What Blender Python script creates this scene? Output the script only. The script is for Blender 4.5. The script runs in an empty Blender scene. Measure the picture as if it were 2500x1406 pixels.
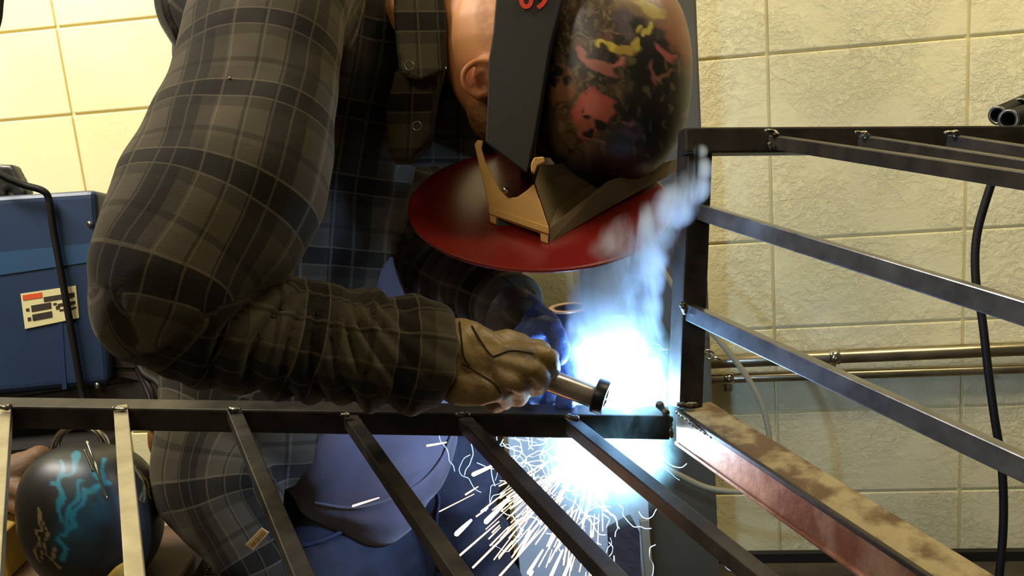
import bpy, bmesh, math, random
import numpy as np
from mathutils import Vector, Matrix
random.seed(7); rng = np.random.default_rng(7)
S = bpy.context.scene; COL = S.collection
PI = math.pi
# ------------------------------------------------------------------ camera
FPX, PITCH, ROLL, CAMH = 2300.0, 0.2172, -0.0864, 1.18
FW = Vector((0, math.cos(PITCH), -math.sin(PITCH)))
R0 = Vector((1, 0, 0)); U0 = R0.cross(FW)
RT = R0 * math.cos(ROLL) + U0 * math.sin(ROLL)
UP = -R0 * math.sin(ROLL) + U0 * math.cos(ROLL)
CAM = Vector((0, 0, CAMH))
def W(px, py, z):
    px, py, z = float(px), float(py), float(z)
    return CAM + z * ((px - 1250) / FPX * RT + (703 - py) / FPX * UP + FW)
cd = bpy.data.cameras.new('camera'); cam = bpy.data.objects.new('camera', cd); COL.objects.link(cam)
cd.sensor_width = 36; cd.lens = FPX / 2500 * 36; cd.clip_start = 0.02
M = Matrix((( RT.x, UP.x, -FW.x, CAM.x), (RT.y, UP.y, -FW.y, CAM.y), (RT.z, UP.z, -FW.z, CAM.z), (0, 0, 0, 1)))
cam.matrix_world = M; S.camera = cam
# ------------------------------------------------------------------ world, lights, exposure
S.view_settings.view_transform = 'Standard'; S.view_settings.look = 'None'
S.view_settings.gamma = 1; S.view_settings.exposure = 0.0; S.view_settings.use_curve_mapping = False
S.cycles.use_denoising = True; S.cycles.max_bounces = 6; S.cycles.volume_bounces = 1
S.cycles.sample_clamp_indirect = 4.0; S.cycles.volume_step_rate = 1.0
wd = bpy.data.worlds.new('world'); S.world = wd; wd.use_nodes = True
wd.node_tree.nodes['Background'].inputs[0].default_value = (0.95, 0.78, 0.48, 1)
wd.node_tree.nodes['Background'].inputs[1].default_value = 0.09
def area(name, loc, target, size, sy, power, color):
    l = bpy.data.lights.new(name, 'AREA'); l.shape = 'RECTANGLE'; l.size = size; l.size_y = sy; l.energy = power; l.color = color
    o = bpy.data.objects.new(name, l); COL.objects.link(o); o.location = loc
    o.rotation_euler = (Vector(target) - Vector(loc)).to_track_quat('-Z', 'Y').to_euler(); return o
area('ceiling_lamp', (-1.5, 1.25, 2.62), (-0.9, 2.1, 1.1), 1.2, 0.3, 78, (1.0, 0.95, 0.87))
area('ceiling_lamp', (1.2, 1.15, 2.62), (1.1, 1.9, 0.9), 1.2, 0.3, 31, (1.0, 0.87, 0.60))
area('ceiling_lamp', (-0.9, -0.7, 2.62), (0.1, 1.3, 0.9), 1.2, 0.3, 13, (1.0, 0.86, 0.60))
ARC = W(1532, 984, 1.135)
def point(name, loc, power, color, r):
    l = bpy.data.lights.new(name, 'POINT'); l.energy = power; l.color = color; l.shadow_soft_size = r
    o = bpy.data.objects.new(name, l); COL.objects.link(o); o.location = loc; return o
point('arc_light', ARC, 11.0, (0.30, 0.52, 1.0), 0.006)
point('arc_light', W(1500, 1085, 1.15), 4.5, (0.36, 0.58, 1.0), 0.012)
# ------------------------------------------------------------------ materials
def lin(c):
    if isinstance(c, str):
        c = [int(c[i:i + 2], 16) / 255 for i in (0, 2, 4)]
    return tuple(((x / 12.92) if x <= 0.04045 else ((x + 0.055) / 1.055) ** 2.4) for x in c)
def N(nt, t, **k):
    n = nt.nodes.new(t)
    for a, b in k.items(): setattr(n, a, b)
    return n
def newmat(name):
    m = bpy.data.materials.new(name); m.use_nodes = True
    nt = m.node_tree; return m, nt, nt.nodes['Principled BSDF']
def ramp(nt, fac, stops, interp='LINEAR'):
    r = N(nt, 'ShaderNodeValToRGB'); r.color_ramp.interpolation = interp
    e = r.color_ramp.elements
    while len(e) < len(stops): e.new(0.5)
    for el, (p, c) in zip(e, stops):
        el.position = p; el.color = (*c, 1) if len(c) == 3 else c
    nt.links.new(fac, r.inputs[0]); return r.outputs[0]
def mixc(nt, fac, a, b, mode='MIX'):
    m = N(nt, 'ShaderNodeMix', data_type='RGBA', blend_type=mode)
    for s, v in ((0, fac), (6, a), (7, b)):
        if hasattr(v, 'is_linked') or hasattr(v, 'links'): nt.links.new(v, m.inputs[s])
        else: m.inputs[s].default_value = v if s == 0 else (*v, 1)
    return m.outputs[2]
def mth(nt, op, a, b=0.0, c=None):
    m = N(nt, 'ShaderNodeMath', operation=op)
    for i, v in enumerate((a, b) if c is None else (a, b, c)):
        if isinstance(v, (int, float)): m.inputs[i].default_value = v
        else: nt.links.new(v, m.inputs[i])
    return m.outputs[0]
def noise(nt, scale, detail=4, rough=0.55, dist=0.0, vec=None, stretch=None):
    g = N(nt, 'ShaderNodeNewGeometry'); v = vec or g.outputs['Position']
    if stretch:
        mp = N(nt, 'ShaderNodeMapping'); mp.inputs['Scale'].default_value = stretch
        nt.links.new(v, mp.inputs[0]); v = mp.outputs[0]
    n = N(nt, 'ShaderNodeTexNoise'); n.inputs['Scale'].default_value = scale; n.inputs['Detail'].default_value = detail
    n.inputs['Roughness'].default_value = rough; n.inputs['Distortion'].default_value = dist
    nt.links.new(v, n.inputs['Vector']); return n.outputs['Fac']
def bump(nt, bsdf, h, strength, dist):
    b = N(nt, 'ShaderNodeBump'); b.inputs['Strength'].default_value = strength; b.inputs['Distance'].default_value = dist
    nt.links.new(h, b.inputs['Height']); nt.links.new(b.outputs[0], bsdf.inputs['Normal']); return b
def mat(name, c, rough=0.6, metal=0.0, c2=None, nscale=20, ndetail=4, bstr=0.0, bscale=60, bdist=0.002, spec=None, sheen=0, stretch=None, lo=0.35, hi=0.65):
    m, nt, p = newmat(name)
    c = lin(c); p.inputs['Roughness'].default_value = rough; p.inputs['Metallic'].default_value = metal
    if c2:
        o = ramp(nt, noise(nt, nscale, ndetail, stretch=stretch), [(lo, c), (hi, lin(c2))]); nt.links.new(o, p.inputs['Base Color'])
    else: p.inputs['Base Color'].default_value = (*c, 1)
    if spec is not None: p.inputs['Specular IOR Level'].default_value = spec
    if sheen: p.inputs['Sheen Weight'].default_value = sheen; p.inputs['Sheen Roughness'].default_value = 0.5
    if bstr: bump(nt, p, noise(nt, bscale, 5), bstr, bdist)
    return m
def emis(name, c, s):
    m, nt, p = newmat(name); p.inputs['Base Color'].default_value = (0, 0, 0, 1)
    p.inputs['Emission Color'].default_value = (*c, 1); p.inputs['Emission Strength'].default_value = s; return m
# painted block wall
m_block, nt, p = newmat('painted_block'); p.inputs['Roughness'].default_value = 0.55
base = ramp(nt, noise(nt, 3.0, 3), [(0.3, lin('ece0a8')), (0.7, lin('f4eabb'))])
spots = ramp(nt, noise(nt, 26, 6, 0.7), [(0.28, (0.45, 0.36, 0.2)), (0.335, (1, 1, 1))])
nt.links.new(mixc(nt, 0.55, base, spots, 'MULTIPLY'), p.inputs['Base Color'])
n1 = noise(nt, 70, 6, 0.68, 0.35); n2 = noise(nt, 7, 4, 0.6)
msk = ramp(nt, n2, [(0.40, (0.15,) * 3), (0.62, (1, 1, 1))])
rg = ramp(nt, n1, [(0.40, (0,) * 3), (0.46, (0.5,) * 3), (0.50, (0.55,) * 3), (0.56, (1,) * 3)])
sx_ = N(nt, 'ShaderNodeSeparateXYZ'); gg = N(nt, 'ShaderNodeNewGeometry'); nt.links.new(gg.outputs['Position'], sx_.inputs[0])
msk = mixc(nt, 1.0, msk, ramp(nt, mth(nt, 'MULTIPLY_ADD', sx_.outputs[0], .5, .5), [(0.25, (.12,) * 3), (0.55, (1,) * 3)]), 'MULTIPLY')
bump(nt, p, mixc(nt, 1.0, rg, msk, 'MULTIPLY'), 0.65, 0.0036)
m_mortar = mat('painted_joint', 'ece0a8', 0.7, bstr=0.5, bscale=80, bdist=0.002)
m_floor = mat('dirty_floor', '2a2318', 0.85, c2='4c4330', nscale=9, bstr=0.6, bscale=30, bdist=0.006)
m_ceil = mat('ceiling_paint', 'b8ad84', 0.9)
m_steel = mat('mill_steel', '2b2723', 0.42, 0.55, c2='433d36', nscale=30, bstr=0.12, bscale=180, bdist=0.001)
m_barlit = mat('lit_bar', '8d8468', 0.38, 0.5, c2='a1987f', nscale=26, bstr=0.12, bscale=150, bdist=0.001)  # pale copy of the mill steel, lamplight on bar tops put into colour
m_steelg = mat('arclit_steel', '6a6a6c', 0.28, 0.9, c2='8a8a8c', nscale=30, bstr=0.1, bscale=180, bdist=0.001)  # paler, shinier copy of the mill steel, brings arc light onto two pickets
m_rust = mat('rust_spark_tint', '7a4c32', 0.4, 0.5, c2='a8846a', nscale=14, ndetail=8, bstr=0.35, bscale=70, bdist=0.002, lo=0.4, hi=0.6)  # rust, pushed towards copper to carry the sparks' reflected glow
m_dust = mat('dusty_flange', '5c4628', 0.8, 0.1, c2='94835a', nscale=22, ndetail=9, bstr=0.7, bscale=60, bdist=0.004, lo=.44, hi=.58)
m_bead = mat('weld_bead', '8d8878', 0.3, 0.9, c2='3a362e', nscale=160, bstr=0.7, bscale=200, bdist=0.002)
m_column = mat('column_paint', '514c3e', 0.6, 0.1, c2='5c5747', nscale=5)
m_pipe = mat('conduit', 'b5ab8c', 0.3, 0.9, c2='8a8066', nscale=10, stretch=(1, 6, 6))
m_blue = mat('blue_paint', '1b2f4c', 0.45, c2='203654', nscale=8, bstr=0.1, bscale=200, bdist=0.001)
m_bluel = mat('blue_stripe', '284a6c', 0.45)
m_blued = mat('blue_shadow', '142c52', 0.5)  # darker blue for the cable's painted shadow
m_black = mat('black_rubber', '120f0b', 0.6, spec=.25)
m_blackp = mat('black_plastic', '1a1814', 0.4)
m_vent = mat('vent_brown', '2a1c12', 0.6)
m_white = mat('label_stock', 'ded49a', 0.6); m_orange = mat('label_orange', 'd8531c', 0.6); m_ink = mat('label_ink', '2e2318', 0.7)
m_red = mat('red_lacquer', '5f120d', 0.25, c2='65130e', nscale=3)
m_band = mat('hood_side', '262420', 0.45, bstr=0.1, bscale=300, bdist=0.0005)
m_redprint = mat('red_print', 'd8341c', 0.6)
m_tan = mat('tan_bracket', 'b78a46', 0.5, c2='c49650', nscale=10); m_tand = mat('shaded_bracket', '5a4a2a', 0.6)  # second, darker colour paints the shade on the bracket's side faces
m_chrome = mat('chrome', 'c8c4b8', 0.18, 1.0)
m_galv = mat('hose_jacket', '8a7c58', 0.7, bstr=0.4, bscale=300, bdist=0.001)
m_tee = mat('tee_cloth', '4a4652', 0.85, sheen=0.2, bstr=0.2, bscale=200, bdist=0.001)
m_denim = mat('denim', '121724', 0.85, c2='1b2131', nscale=60, bstr=0.3, bscale=400, bdist=0.001)
m_denimd = mat('denim_seam', '1c2338', 0.85)
m_boot = mat('boot_leather', '2c2016', 0.6)
m_glove = mat('glove_leather', '66502a', 0.5, c2='8a7444', nscale=16, ndetail=6, bstr=0.5, bscale=90, bdist=0.003, lo=0.4, hi=0.62)
m_gloved = mat('glove_dark', '3c372e', 0.5, c2='2c2721', nscale=18, bstr=0.5, bscale=90, bdist=0.003)
m_gloveb = mat('glove_blue', '34436f', 0.55, c2='3f4f7c', nscale=18, bstr=0.5, bscale=90, bdist=0.003)
m_seam = mat('glove_seam', '1b150c', 0.8)
m_torch = mat('torch_tube', 'b9aea4', 0.25, 0.5, c2='9c8f84', nscale=20, stretch=(1, 5, 5)); m_nozzle = mat('nozzle', '15171d', 0.35, 0.3)
m_sheet = mat('grey_sheet', 'c4cac6', 0.6, c2='d0d5d0', nscale=6)
m_bin = mat('bin_top', 'b9b3a2', 0.6, c2='a8a08c', nscale=10)
m_ring = mat('dark_pipe', '2b3040', 0.4, 0.4); m_rim = mat('cut_rim', 'c9a58c', 0.4, 0.6)
m_brick = mat('dark_brush', '241a1a', 0.9, bstr=0.8, bscale=60, bdist=0.006); m_strip = mat('wood_strip', '75664c', 0.7)
m_yellow = mat('yellow_card', 'b08a2a', 0.7, c2='8c6c22', nscale=6); m_cart = mat('cart_steel', '1b1712', 0.6)
m_brown = mat('brown_leather', '5a3e22', 0.65, c2='7d5c32', nscale=12, bstr=0.5, bscale=50, bdist=0.004)
m_wood = mat('stool_wood', '4a3520', 0.7, stretch=(1, 1, 8), c2='5a4128', nscale=14)
m_visor = mat('visor_panel', '3b3428', 0.3)
m_tag = mat('leather_tag', 'a8824c', 0.7); m_tagink = mat('tag_ink', '5f4018', 0.8)
m_snap = mat('snap_metal', '6d6a60', 0.3, 0.9)
m_spark = emis('spark_glow', (1.0, 0.42, 0.16), 9.0); m_sparkhot = emis('spark_hot', (1.0, 0.80, 0.62), 14.0)
m_wisp, nt, p = newmat('smoke_thread')
p.inputs['Base Color'].default_value = (0.75, 0.9, 1, 1); p.inputs['Roughness'].default_value = 1; p.inputs['Specular IOR Level'].default_value = 0
p.inputs['Alpha'].default_value = 0.55
# plaid cloth: the two thread coordinates are stored on the mesh in metres
m_plaid, nt, p = newmat('plaid_flannel'); p.inputs['Roughness'].default_value = 0.9
p.inputs['Sheen Weight'].default_value = 0.12; p.inputs['Sheen Roughness'].default_value = 0.45; p.inputs['Specular IOR Level'].default_value = 0.15
p.inputs['Sheen Tint'].default_value = (0.9, 0.8, 0.62, 1)
at = N(nt, 'ShaderNodeAttribute', attribute_name='weave'); sp = N(nt, 'ShaderNodeSeparateXYZ'); nt.links.new(at.outputs['Vector'], sp.inputs[0])
def band(src, period, off, stops):
    f = mth(nt, 'FRACT', mth(nt, 'MULTIPLY_ADD', src, 1 / period, off)); return ramp(nt, f, stops, 'CONSTANT')
g = lambda v: (v, v, v)
bu = band(sp.outputs[0], 0.105, 0.0, [(0, g(1.0)), (0.30, g(0.55)), (0.36, g(1.0)), (0.42, g(0.85)), (0.62, g(0.16)), (0.84, g(0.6))])
bv = band(sp.outputs[1], 0.125, 0.1, [(0, g(1.0)), (0.30, g(0.5)), (0.34, g(0.85)), (0.55, g(0.22)), (0.85, g(0.6))])
lu = band(sp.outputs[0], 0.105, 0.0, [(0, g(0)), (0.60, g(1)), (0.622, g(0)), (0.84, g(1)), (0.86, g(0))])
lv = band(sp.outputs[1], 0.125, 0.1, [(0, g(0)), (0.02, g(1)), (0.045, g(0)), (0.33, g(1)), (0.355, g(0)), (0.56, g(.7)), (0.585, g(0)), (0.72, g(.7)), (0.74, g(0))])
bb = mixc(nt, 1.0, bu, bv, 'MULTIPLY')
cc = mixc(nt, bb, lin('0b0a08'), lin('463f31'))
cc = mixc(nt, mth(nt, 'MULTIPLY', mth(nt, 'MAXIMUM', lu, lv), 0.2), cc, lin('7d6f58'))
nt.links.new(cc, p.inputs['Base Color']); bump(nt, p, noise(nt, 500, 2), 0.25, 0.001)
# painted attribute colours (helmet artwork, skin with beard)
def attrmat(name, rough, spec=0.5, bs=0, bscale=100):
    m, nt, p = newmat(name); a = N(nt, 'ShaderNodeAttribute', attribute_name='paint')
    nt.links.new(a.outputs['Color'], p.inputs['Base Color']); p.inputs['Roughness'].default_value = rough
    p.inputs['Specular IOR Level'].default_value = spec
    if bs: bump(nt, p, noise(nt, bscale, 4), bs, 0.001)
    return m
m_art = attrmat('hood_artwork', 0.42); m_skin = attrmat('skin', 0.5, 0.35, 0.15, 220)
m_skin.node_tree.nodes['Principled BSDF'].inputs['Subsurface Weight'].default_value = 0.08
m_skin.node_tree.nodes['Principled BSDF'].inputs['Subsurface Scale'].default_value = 0.01

# ------------------------------------------------------------------ object helpers
ORG = {}
def link(name, me, m, parent=None, org=None, smooth=True):
    o = bpy.data.objects.new(name, me); COL.objects.link(o)
    if m is not None and len(me.materials) == 0: me.materials.append(m)
    if parent is not None:
        L = ORG[parent.name]; me.transform(Matrix.Translation(-L)); o.parent = parent; ORG[o.name] = L.copy()
    else:
        if org is None:
            n = len(me.vertices); a = np.empty(n * 3); me.vertices.foreach_get('co', a); a = a.reshape(-1, 3)
            c = (a.min(0) + a.max(0)) / 2; org = Vector((c[0], c[1], a[:, 2].min()))
        org = Vector(org); me.transform(Matrix.Translation(-org)); o.location = org; ORG[o.name] = org.copy()
    if smooth: me.polygons.foreach_set('use_smooth', [True] * len(me.polygons))
    return o
def mk(vs, fs, name='m'):
    me = bpy.data.meshes.new(name); me.from_pydata([tuple(v) for v in vs], [], [tuple(f) for f in fs])
    bm = bmesh.new(); bm.from_mesh(me); bmesh.ops.recalc_face_normals(bm, faces=bm.faces); bm.to_mesh(me); bm.free(); return me
def thing(name, label, cat, loc, group=None):
    o = bpy.data.objects.new(name, None); COL.objects.link(o); o.location = loc; ORG[o.name] = Vector(loc)
    o.empty_display_size = 0.05; return tag(o, label, cat, group)
def tag(o, label=None, cat=None, group=None, kind=None):
    if label: o['label'] = label
    if cat: o['category'] = cat
    if group: o['group'] = group
    if kind: o['kind'] = kind
    return o
def join(parts):
    V = []; F = []
    for v, f in parts:
        b = len(V); V += list(v); F += [tuple(i + b for i in q) for q in f]
    return V, F
def catmull(P, n):
    P = np.array(P, float)
    if len(P) < 3: return np.array([P[0] + (P[-1] - P[0]) * t for t in np.linspace(0, 1, n)])
    Q = np.vstack([2 * P[0] - P[1], P, 2 * P[-1] - P[-2]]); out = []
    for t in np.linspace(0, len(P) - 1 - 1e-9, n):
        i = int(t); u = t - i; a, b, c, d = Q[i:i + 4]
        out.append(0.5 * ((2 * b) + (c - a) * u + (2 * a - 5 * b + 4 * c - d) * u * u + (3 * b - a - 3 * c + d) * u ** 3))
    return np.array(out)
def sweep(C, ra, rb=None, seg=16, cap=True, flat=False, capf=1.0):
    """closed tube through world points C; ra in the picture plane, rb across it"""
    C = np.array(C, float); n = len(C); ra = np.broadcast_to(np.array(ra, float), (n,)).copy()
    rb = ra.copy() if rb is None else np.broadcast_to(np.array(rb, float), (n,)).copy()
    T = np.gradient(C, axis=0); T /= np.linalg.norm(T, axis=1)[:, None] + 1e-12
    f = np.array(FW); V = []
    rings = []
    for i in range(n):
        d = f - T[i] * (f @ T[i])
        if np.linalg.norm(d) < 0.15: d = np.array(UP) - T[i] * (np.array(UP) @ T[i])
        d /= np.linalg.norm(d); s = np.cross(T[i], d); rings.append((C[i], s, d, ra[i], rb[i]))
    if cap and not flat:
        def ends(r, t):
            c, s, d, a, b = r; e = min(a, b) * capf; return [(c + t * e * math.sin(k), s, d, a * math.cos(k), b * math.cos(k)) for k in (1.35, 0.95, 0.5)]
        rings = ends(rings[0], -T[0]) + rings + ends(rings[-1], T[-1])[::-1]
    for c, s, d, a, b in rings:
        for k in range(seg):
            th = 2 * PI * k / seg; V.append(c + s * a * math.cos(th) + d * b * math.sin(th))
    F = []
    for i in range(len(rings) - 1):
        for k in range(seg):
            q = (k + 1) % seg; F.append((i * seg + k, i * seg + q, (i + 1) * seg + q, (i + 1) * seg + k))
    if cap:
        F.append(tuple(range(seg))); F.append(tuple(range((len(rings) - 1) * seg, len(rings) * seg)))
    return V, F
def limb(nodes, n=None, seg=20, flat=False, capf=1.0):
    """nodes (px, py, depth, radius px[, depth/width ratio]) -> swept solid"""
    n = n or 6 * len(nodes)
    P = catmull([W(a[0], a[1], a[2]) for a in nodes], n)
    R = catmull([[a[3] * a[2] / FPX, a[3] * a[2] / FPX * (a[4] if len(a) > 4 else 1)] for a in nodes], n)
    return sweep(P, np.abs(R[:, 0]), np.abs(R[:, 1]), seg, True, flat, capf)
def pipe(pts, r, n=None, seg=10, px=True, flat=True):
    P = catmull([W(*q) for q in pts] if px else pts, n or max(2, 8 * len(pts))); return sweep(P, r, None, seg, True, flat)
def ball(c, rx, ry, rz, seg=20, rings=12, ax=None):
    A = ax or (RT, UP, FW); V = []; F = []
    for i in range(rings + 1):
        ph = PI * i / rings
        for k in range(seg):
            th = 2 * PI * k / seg
            V.append(Vector(c) + A[0] * (rx * math.sin(ph) * math.cos(th)) + A[1] * (ry * math.cos(ph)) + A[2] * (rz * math.sin(ph) * math.sin(th)))
    for i in range(rings):
        for k in range(seg):
            q = (k + 1) % seg; F.append((i * seg + k, i * seg + q, (i + 1) * seg + q, (i + 1) * seg + k))
    return V, F
def box(c, ax, hs):
    V = [Vector(c) + ax[0] * hs[0] * sx + ax[1] * hs[1] * sy + ax[2] * hs[2] * sz for sx in (-1, 1) for sy in (-1, 1) for sz in (-1, 1)]
    return V, [(0, 1, 3, 2), (4, 6, 7, 5), (0, 4, 5, 1), (2, 3, 7, 6), (0, 2, 6, 4), (1, 5, 7, 3)]
def bevel(me, w, seg=2):
    bm = bmesh.new(); bm.from_mesh(me); bmesh.ops.remove_doubles(bm, verts=bm.verts, dist=1e-6)
    bmesh.ops.bevel(bm, geom=[e for e in bm.edges if e.is_manifold and e.calc_face_angle(0) > 0.5], offset=w, segments=seg, affect='EDGES', profile=0.6)
    bm.to_mesh(me); bm.free(); return me
def bar(p0, p1, w, h, up):
    """square bar between world points; up = face normal direction of its top"""
    d = (p1 - p0).normalized(); u = (up - d * up.dot(d)).normalized(); s = d.cross(u)
    return box((p0 + p1) / 2, (d, s, u), ((p1 - p0).length / 2, w / 2, h / 2))
def slab(poly, th, back=None):
    """outline (px,py,depth) extruded by th metres along back"""
    b = back or FW; A = [W(*q) for q in poly]; n = len(A); V = A + [a + b * th for a in A]
    F = [tuple(range(n)), tuple(range(2 * n - 1, n - 1, -1))] + [(i, (i + 1) % n, n + (i + 1) % n, n + i) for i in range(n)]
    return V, F
def getco(me):
    a = np.empty(len(me.vertices) * 3); me.vertices.foreach_get('co', a); return a.reshape(-1, 3)
def setco(me, a): me.vertices.foreach_set('co', a.ravel()); me.update()
def getno(me):
    a = np.empty(len(me.vertices) * 3); me.vertices.foreach_get('normal', a); return a.reshape(-1, 3)
def relax(me, it, f=0.5):
    a = getco(me); e = np.empty(len(me.edges) * 2, int); me.edges.foreach_get('vertices', e); e = e.reshape(-1, 2)
    cnt = np.bincount(e.ravel(), minlength=len(a))[:, None]
    for _ in range(it):
        s = np.zeros_like(a); np.add.at(s, e[:, 0], a[e[:, 1]]); np.add.at(s, e[:, 1], a[e[:, 0]]); a += f * (s / np.maximum(cnt, 1) - a)
    setco(me, a)
def fuse(parts, voxel, it=4):
    """one continuous skin round overlapping solids"""
    me = mk(*join(parts)); o = bpy.data.objects.new('tmp', me); COL.objects.link(o)
    md = o.modifiers.new('r', 'REMESH'); md.mode = 'VOXEL'; md.voxel_size = voxel; md.use_smooth_shade = True
    dg = bpy.context.evaluated_depsgraph_get(); dg.update(); r = bpy.data.meshes.new_from_object(o.evaluated_get(dg))
    bpy.data.objects.remove(o); bpy.data.meshes.remove(me); r.materials.clear(); relax(r, it); return r
def snoise(P, s, seed, k=7):
    r = np.random.default_rng(seed); out = np.zeros(len(P))
    for _ in range(k):
        d = r.normal(size=3); d *= s * r.uniform(0.6, 1.6) / np.linalg.norm(d); out += np.sin(P @ d + r.uniform(0, 6.28))
    return out / math.sqrt(k)
def topx(P):
    q = P - np.array(CAM); z = q @ np.array(FW); return 1250 + FPX * (q @ np.array(RT)) / z, 703 - FPX * (q @ np.array(UP)) / z, z
def paint(me, cols):
    a = me.color_attributes.new('paint', 'FLOAT_COLOR', 'POINT'); c = np.ones((len(me.vertices), 4)); c[:, :3] = cols; a.data.foreach_set('color', c.ravel())
sm = lambda x, a, b: np.clip((x - a) / (b - a), 0, 1) ** 2 * (3 - 2 * np.clip((x - a) / (b - a), 0, 1))

def onto(me, pts, lift=.0, rad=14):
    P = getco(me); X, Y, Z = topx(P); out = []
    for x, y in pts:
        k = np.hypot(X - x, Y - y) < rad; out.append((x, y, (np.percentile(Z[k], 3) if k.any() else (out[-1][2] if out else 1.3)) - lift))
    return out
# ------------------------------------------------------------------ setting
YAW = -0.155; WDIR = Vector((math.cos(YAW), math.sin(YAW), 0)); WN = Vector((math.sin(YAW), -math.cos(YAW), 0)); ZU = Vector((0, 0, 1))
W0 = Vector((0.9899, 2.0051, 1.1866))
def wallp(i, z, off=0.0): q = W0 + WDIR * (i * 0.406) + WN * off; return Vector((q.x, q.y, z))
c = wallp(-2.5, 1.25, -0.055); wall = link('wall_back', mk(*box(c, (WDIR, WN, ZU), (3.3, 0.05, 1.45))), m_mortar, org=(c.x, c.y, 0), smooth=False); tag(wall, kind='structure')
blk = None
for i in range(-9, 3):
    for j in range(-6, 6):
        ctr = wallp(i + 0.5, W0.z - (j + 0.5) * 0.203, -0.0025)
        if ctr.z < 0.0 or ctr.z > 2.6: continue
        if blk is None:
            blk = mk(*box(Vector((0, 0, 0)), (WDIR, WN, ZU), (0.2000, 0.0045, 0.0985))); bevel(blk, 0.003, 2)
            blk.materials.append(m_block); blk.polygons.foreach_set('use_smooth', [False] * len(blk.polygons))
        o = bpy.data.objects.new('block', blk); COL.objects.link(o); o.parent = wall; o.location = ctr - ORG['wall_back']
tag(link('floor', mk(*box((0, 0.6, -0.03), (R0, Vector((0, 1, 0)), ZU), (3.4, 2.3, 0.03))), m_floor, org=(0, 0.6, -0.06), smooth=False), kind='structure')
tag(link('ceiling', mk(*box((0, 0.6, 2.73), (R0, Vector((0, 1, 0)), ZU), (3.4, 2.3, 0.03))), m_ceil, org=(0, 0.6, 2.7), smooth=False), kind='structure')
b = wallp(-1.0, 0.0, 0.012); tag(link('baseboard_back', mk(*box(b + ZU * 0.012, (WDIR, WN, ZU), (2.6, 0.009, 0.012))), m_cart, smooth=False), kind='structure')
# painted steel column with a round chain loop
cR = W(1738, 850, 1.84); col_root = thing('steel_column', 'grey painted square steel column standing floor to ceiling behind the frame post', 'column', (cR.x - 0.12, cR.y + 0.06, 0))
link('shaft', bevel(mk(*box((cR.x - 0.12, cR.y + 0.06, 1.35), (R0, Vector((0, 1, 0)), ZU), (0.12, 0.05, 1.35))), 0.006), m_column, col_root, smooth=False)
link('base_plate', mk(*box((cR.x - 0.12, cR.y + 0.06, 0.006), (R0, Vector((0, 1, 0)), ZU), (0.17, 0.08, 0.006))), m_column, col_root, smooth=False)
# conduits on the wall
def conduit(pxa, pya, pxb, pyb, r, off, label, clamps):
    def onwall(px, py):
        d = (W(px, py, 1) - CAM); t = (W0 + WN * off - CAM).dot(WN) / d.dot(WN); return CAM + d * t
    a, b = onwall(pxa, pya), onwall(pxb, pyb); b = b + (b - a) * 0.25
    root = thing('conduit', label, 'pipe', a.lerp(b, .5), 'electrical conduits along the block wall')
    link('tube', mk(*sweep([a, a.lerp(b, .5), b], r, None, 20)), m_pipe, root)
    for cx in clamps:
        q = a.lerp(b, (cx - pxa) / (pxb - pxa) / 1.25)
        d = (b - a).normalized()
        s = link('strap', mk(*sweep([q - d * 0.011, q, q + d * 0.011], r * 1.14, None, 20, True, True)), m_chrome, root)
        u = d.cross(WN).normalized(); u = u if u.z > 0 else -u
        link('screw', mk(*ball(q + WN * (r * 1.18), .005, .005, .005, 10, 6)), m_snap, root)
        link('strap_foot', bevel(mk(*box(q - u * (r + .014) - WN * (off - .006), (d, u, WN), (.009, .014, .003))), .001, 1), m_chrome, root)
conduit(1700, 885, 2500, 851, 0.0155, 0.035, 'thicker upper galvanised conduit with a strap on the cream block wall', [2046])
conduit(1700, 926, 2500, 900, 0.0115, 0.03, 'thinner lower galvanised conduit below the other one on the block wall', [1782])

# ------------------------------------------------------------------ welded frame
def ratio(x0, y0, x1, y1): return math.hypot(x0 - 215, y0 - 125) / math.hypot(x1 - 215, y1 - 125)
corner = W(1650, 1030, 1.10)
fr = thing('welded_frame', 'dark steel railing frame being welded, with long square bars running towards the viewer', 'metal frame', corner)
rl0, rl1 = W(-260, 1003, 1.20), W(1634, 1032, 1.10)
xr = (rl1 - rl0).normalized(); Dn = (W(330, 1406, 1.0) * 0 + (-0.45 * RT + 0.2513 * UP + FW)).normalized()   # bars run along -Dn
NU = xr.cross(Dn).normalized(); NU = NU if NU.z > 0 else -NU
RU = (NU + Dn * 0.12 * 0).normalized()
link('left_rail', bevel(mk(*bar(rl0, rl1, 0.032, 0.030, NU)), 0.0025), m_steel, fr, smooth=False)
p0, p1 = W(1696, 300, 1.10), W(1676, 990, 1.10)
def rotbar(p0, p1, w, d, ang):
    a = (p1 - p0).normalized(); f = (FW - a * FW.dot(a)).normalized(); s = a.cross(f)
    f2 = f * math.cos(ang) + s * math.sin(ang); s2 = a.cross(f2); return box((p0 + p1) / 2, (a, s2, f2), ((p1 - p0).length / 2, w / 2, d / 2))
post = link('post', bevel(mk(*rotbar(W(1698, 318, 1.115), W(1672, 992, 1.115), 0.031, 0.031, -0.30)), 0.0025), m_steel, fr, smooth=False)
link('top_rail', bevel(mk(*bar(W(1664, 347, 1.105), W(2620, 340, 1.16), 0.031, 0.030, UP)), 0.0025), m_steel, fr, smooth=False)
def picket(x0, y0, z0, x1, y1, w, m, up, z_end=0.52):
    z1 = z0 * ratio(x0, y0, x1, y1); a, b = W(x0, y0, z0), W(x1, y1, z1)
    d = (b - a).normalized(); zf = (b - a).dot(FW); b2 = a + d * ((z_end - z0) / zf * (b - a).length) if z1 > z_end else b
    return link('picket', bevel(mk(*bar(a - d * 0.004, b2, w, w, up)), 0.0012, 2), m, fr, smooth=False)
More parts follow.
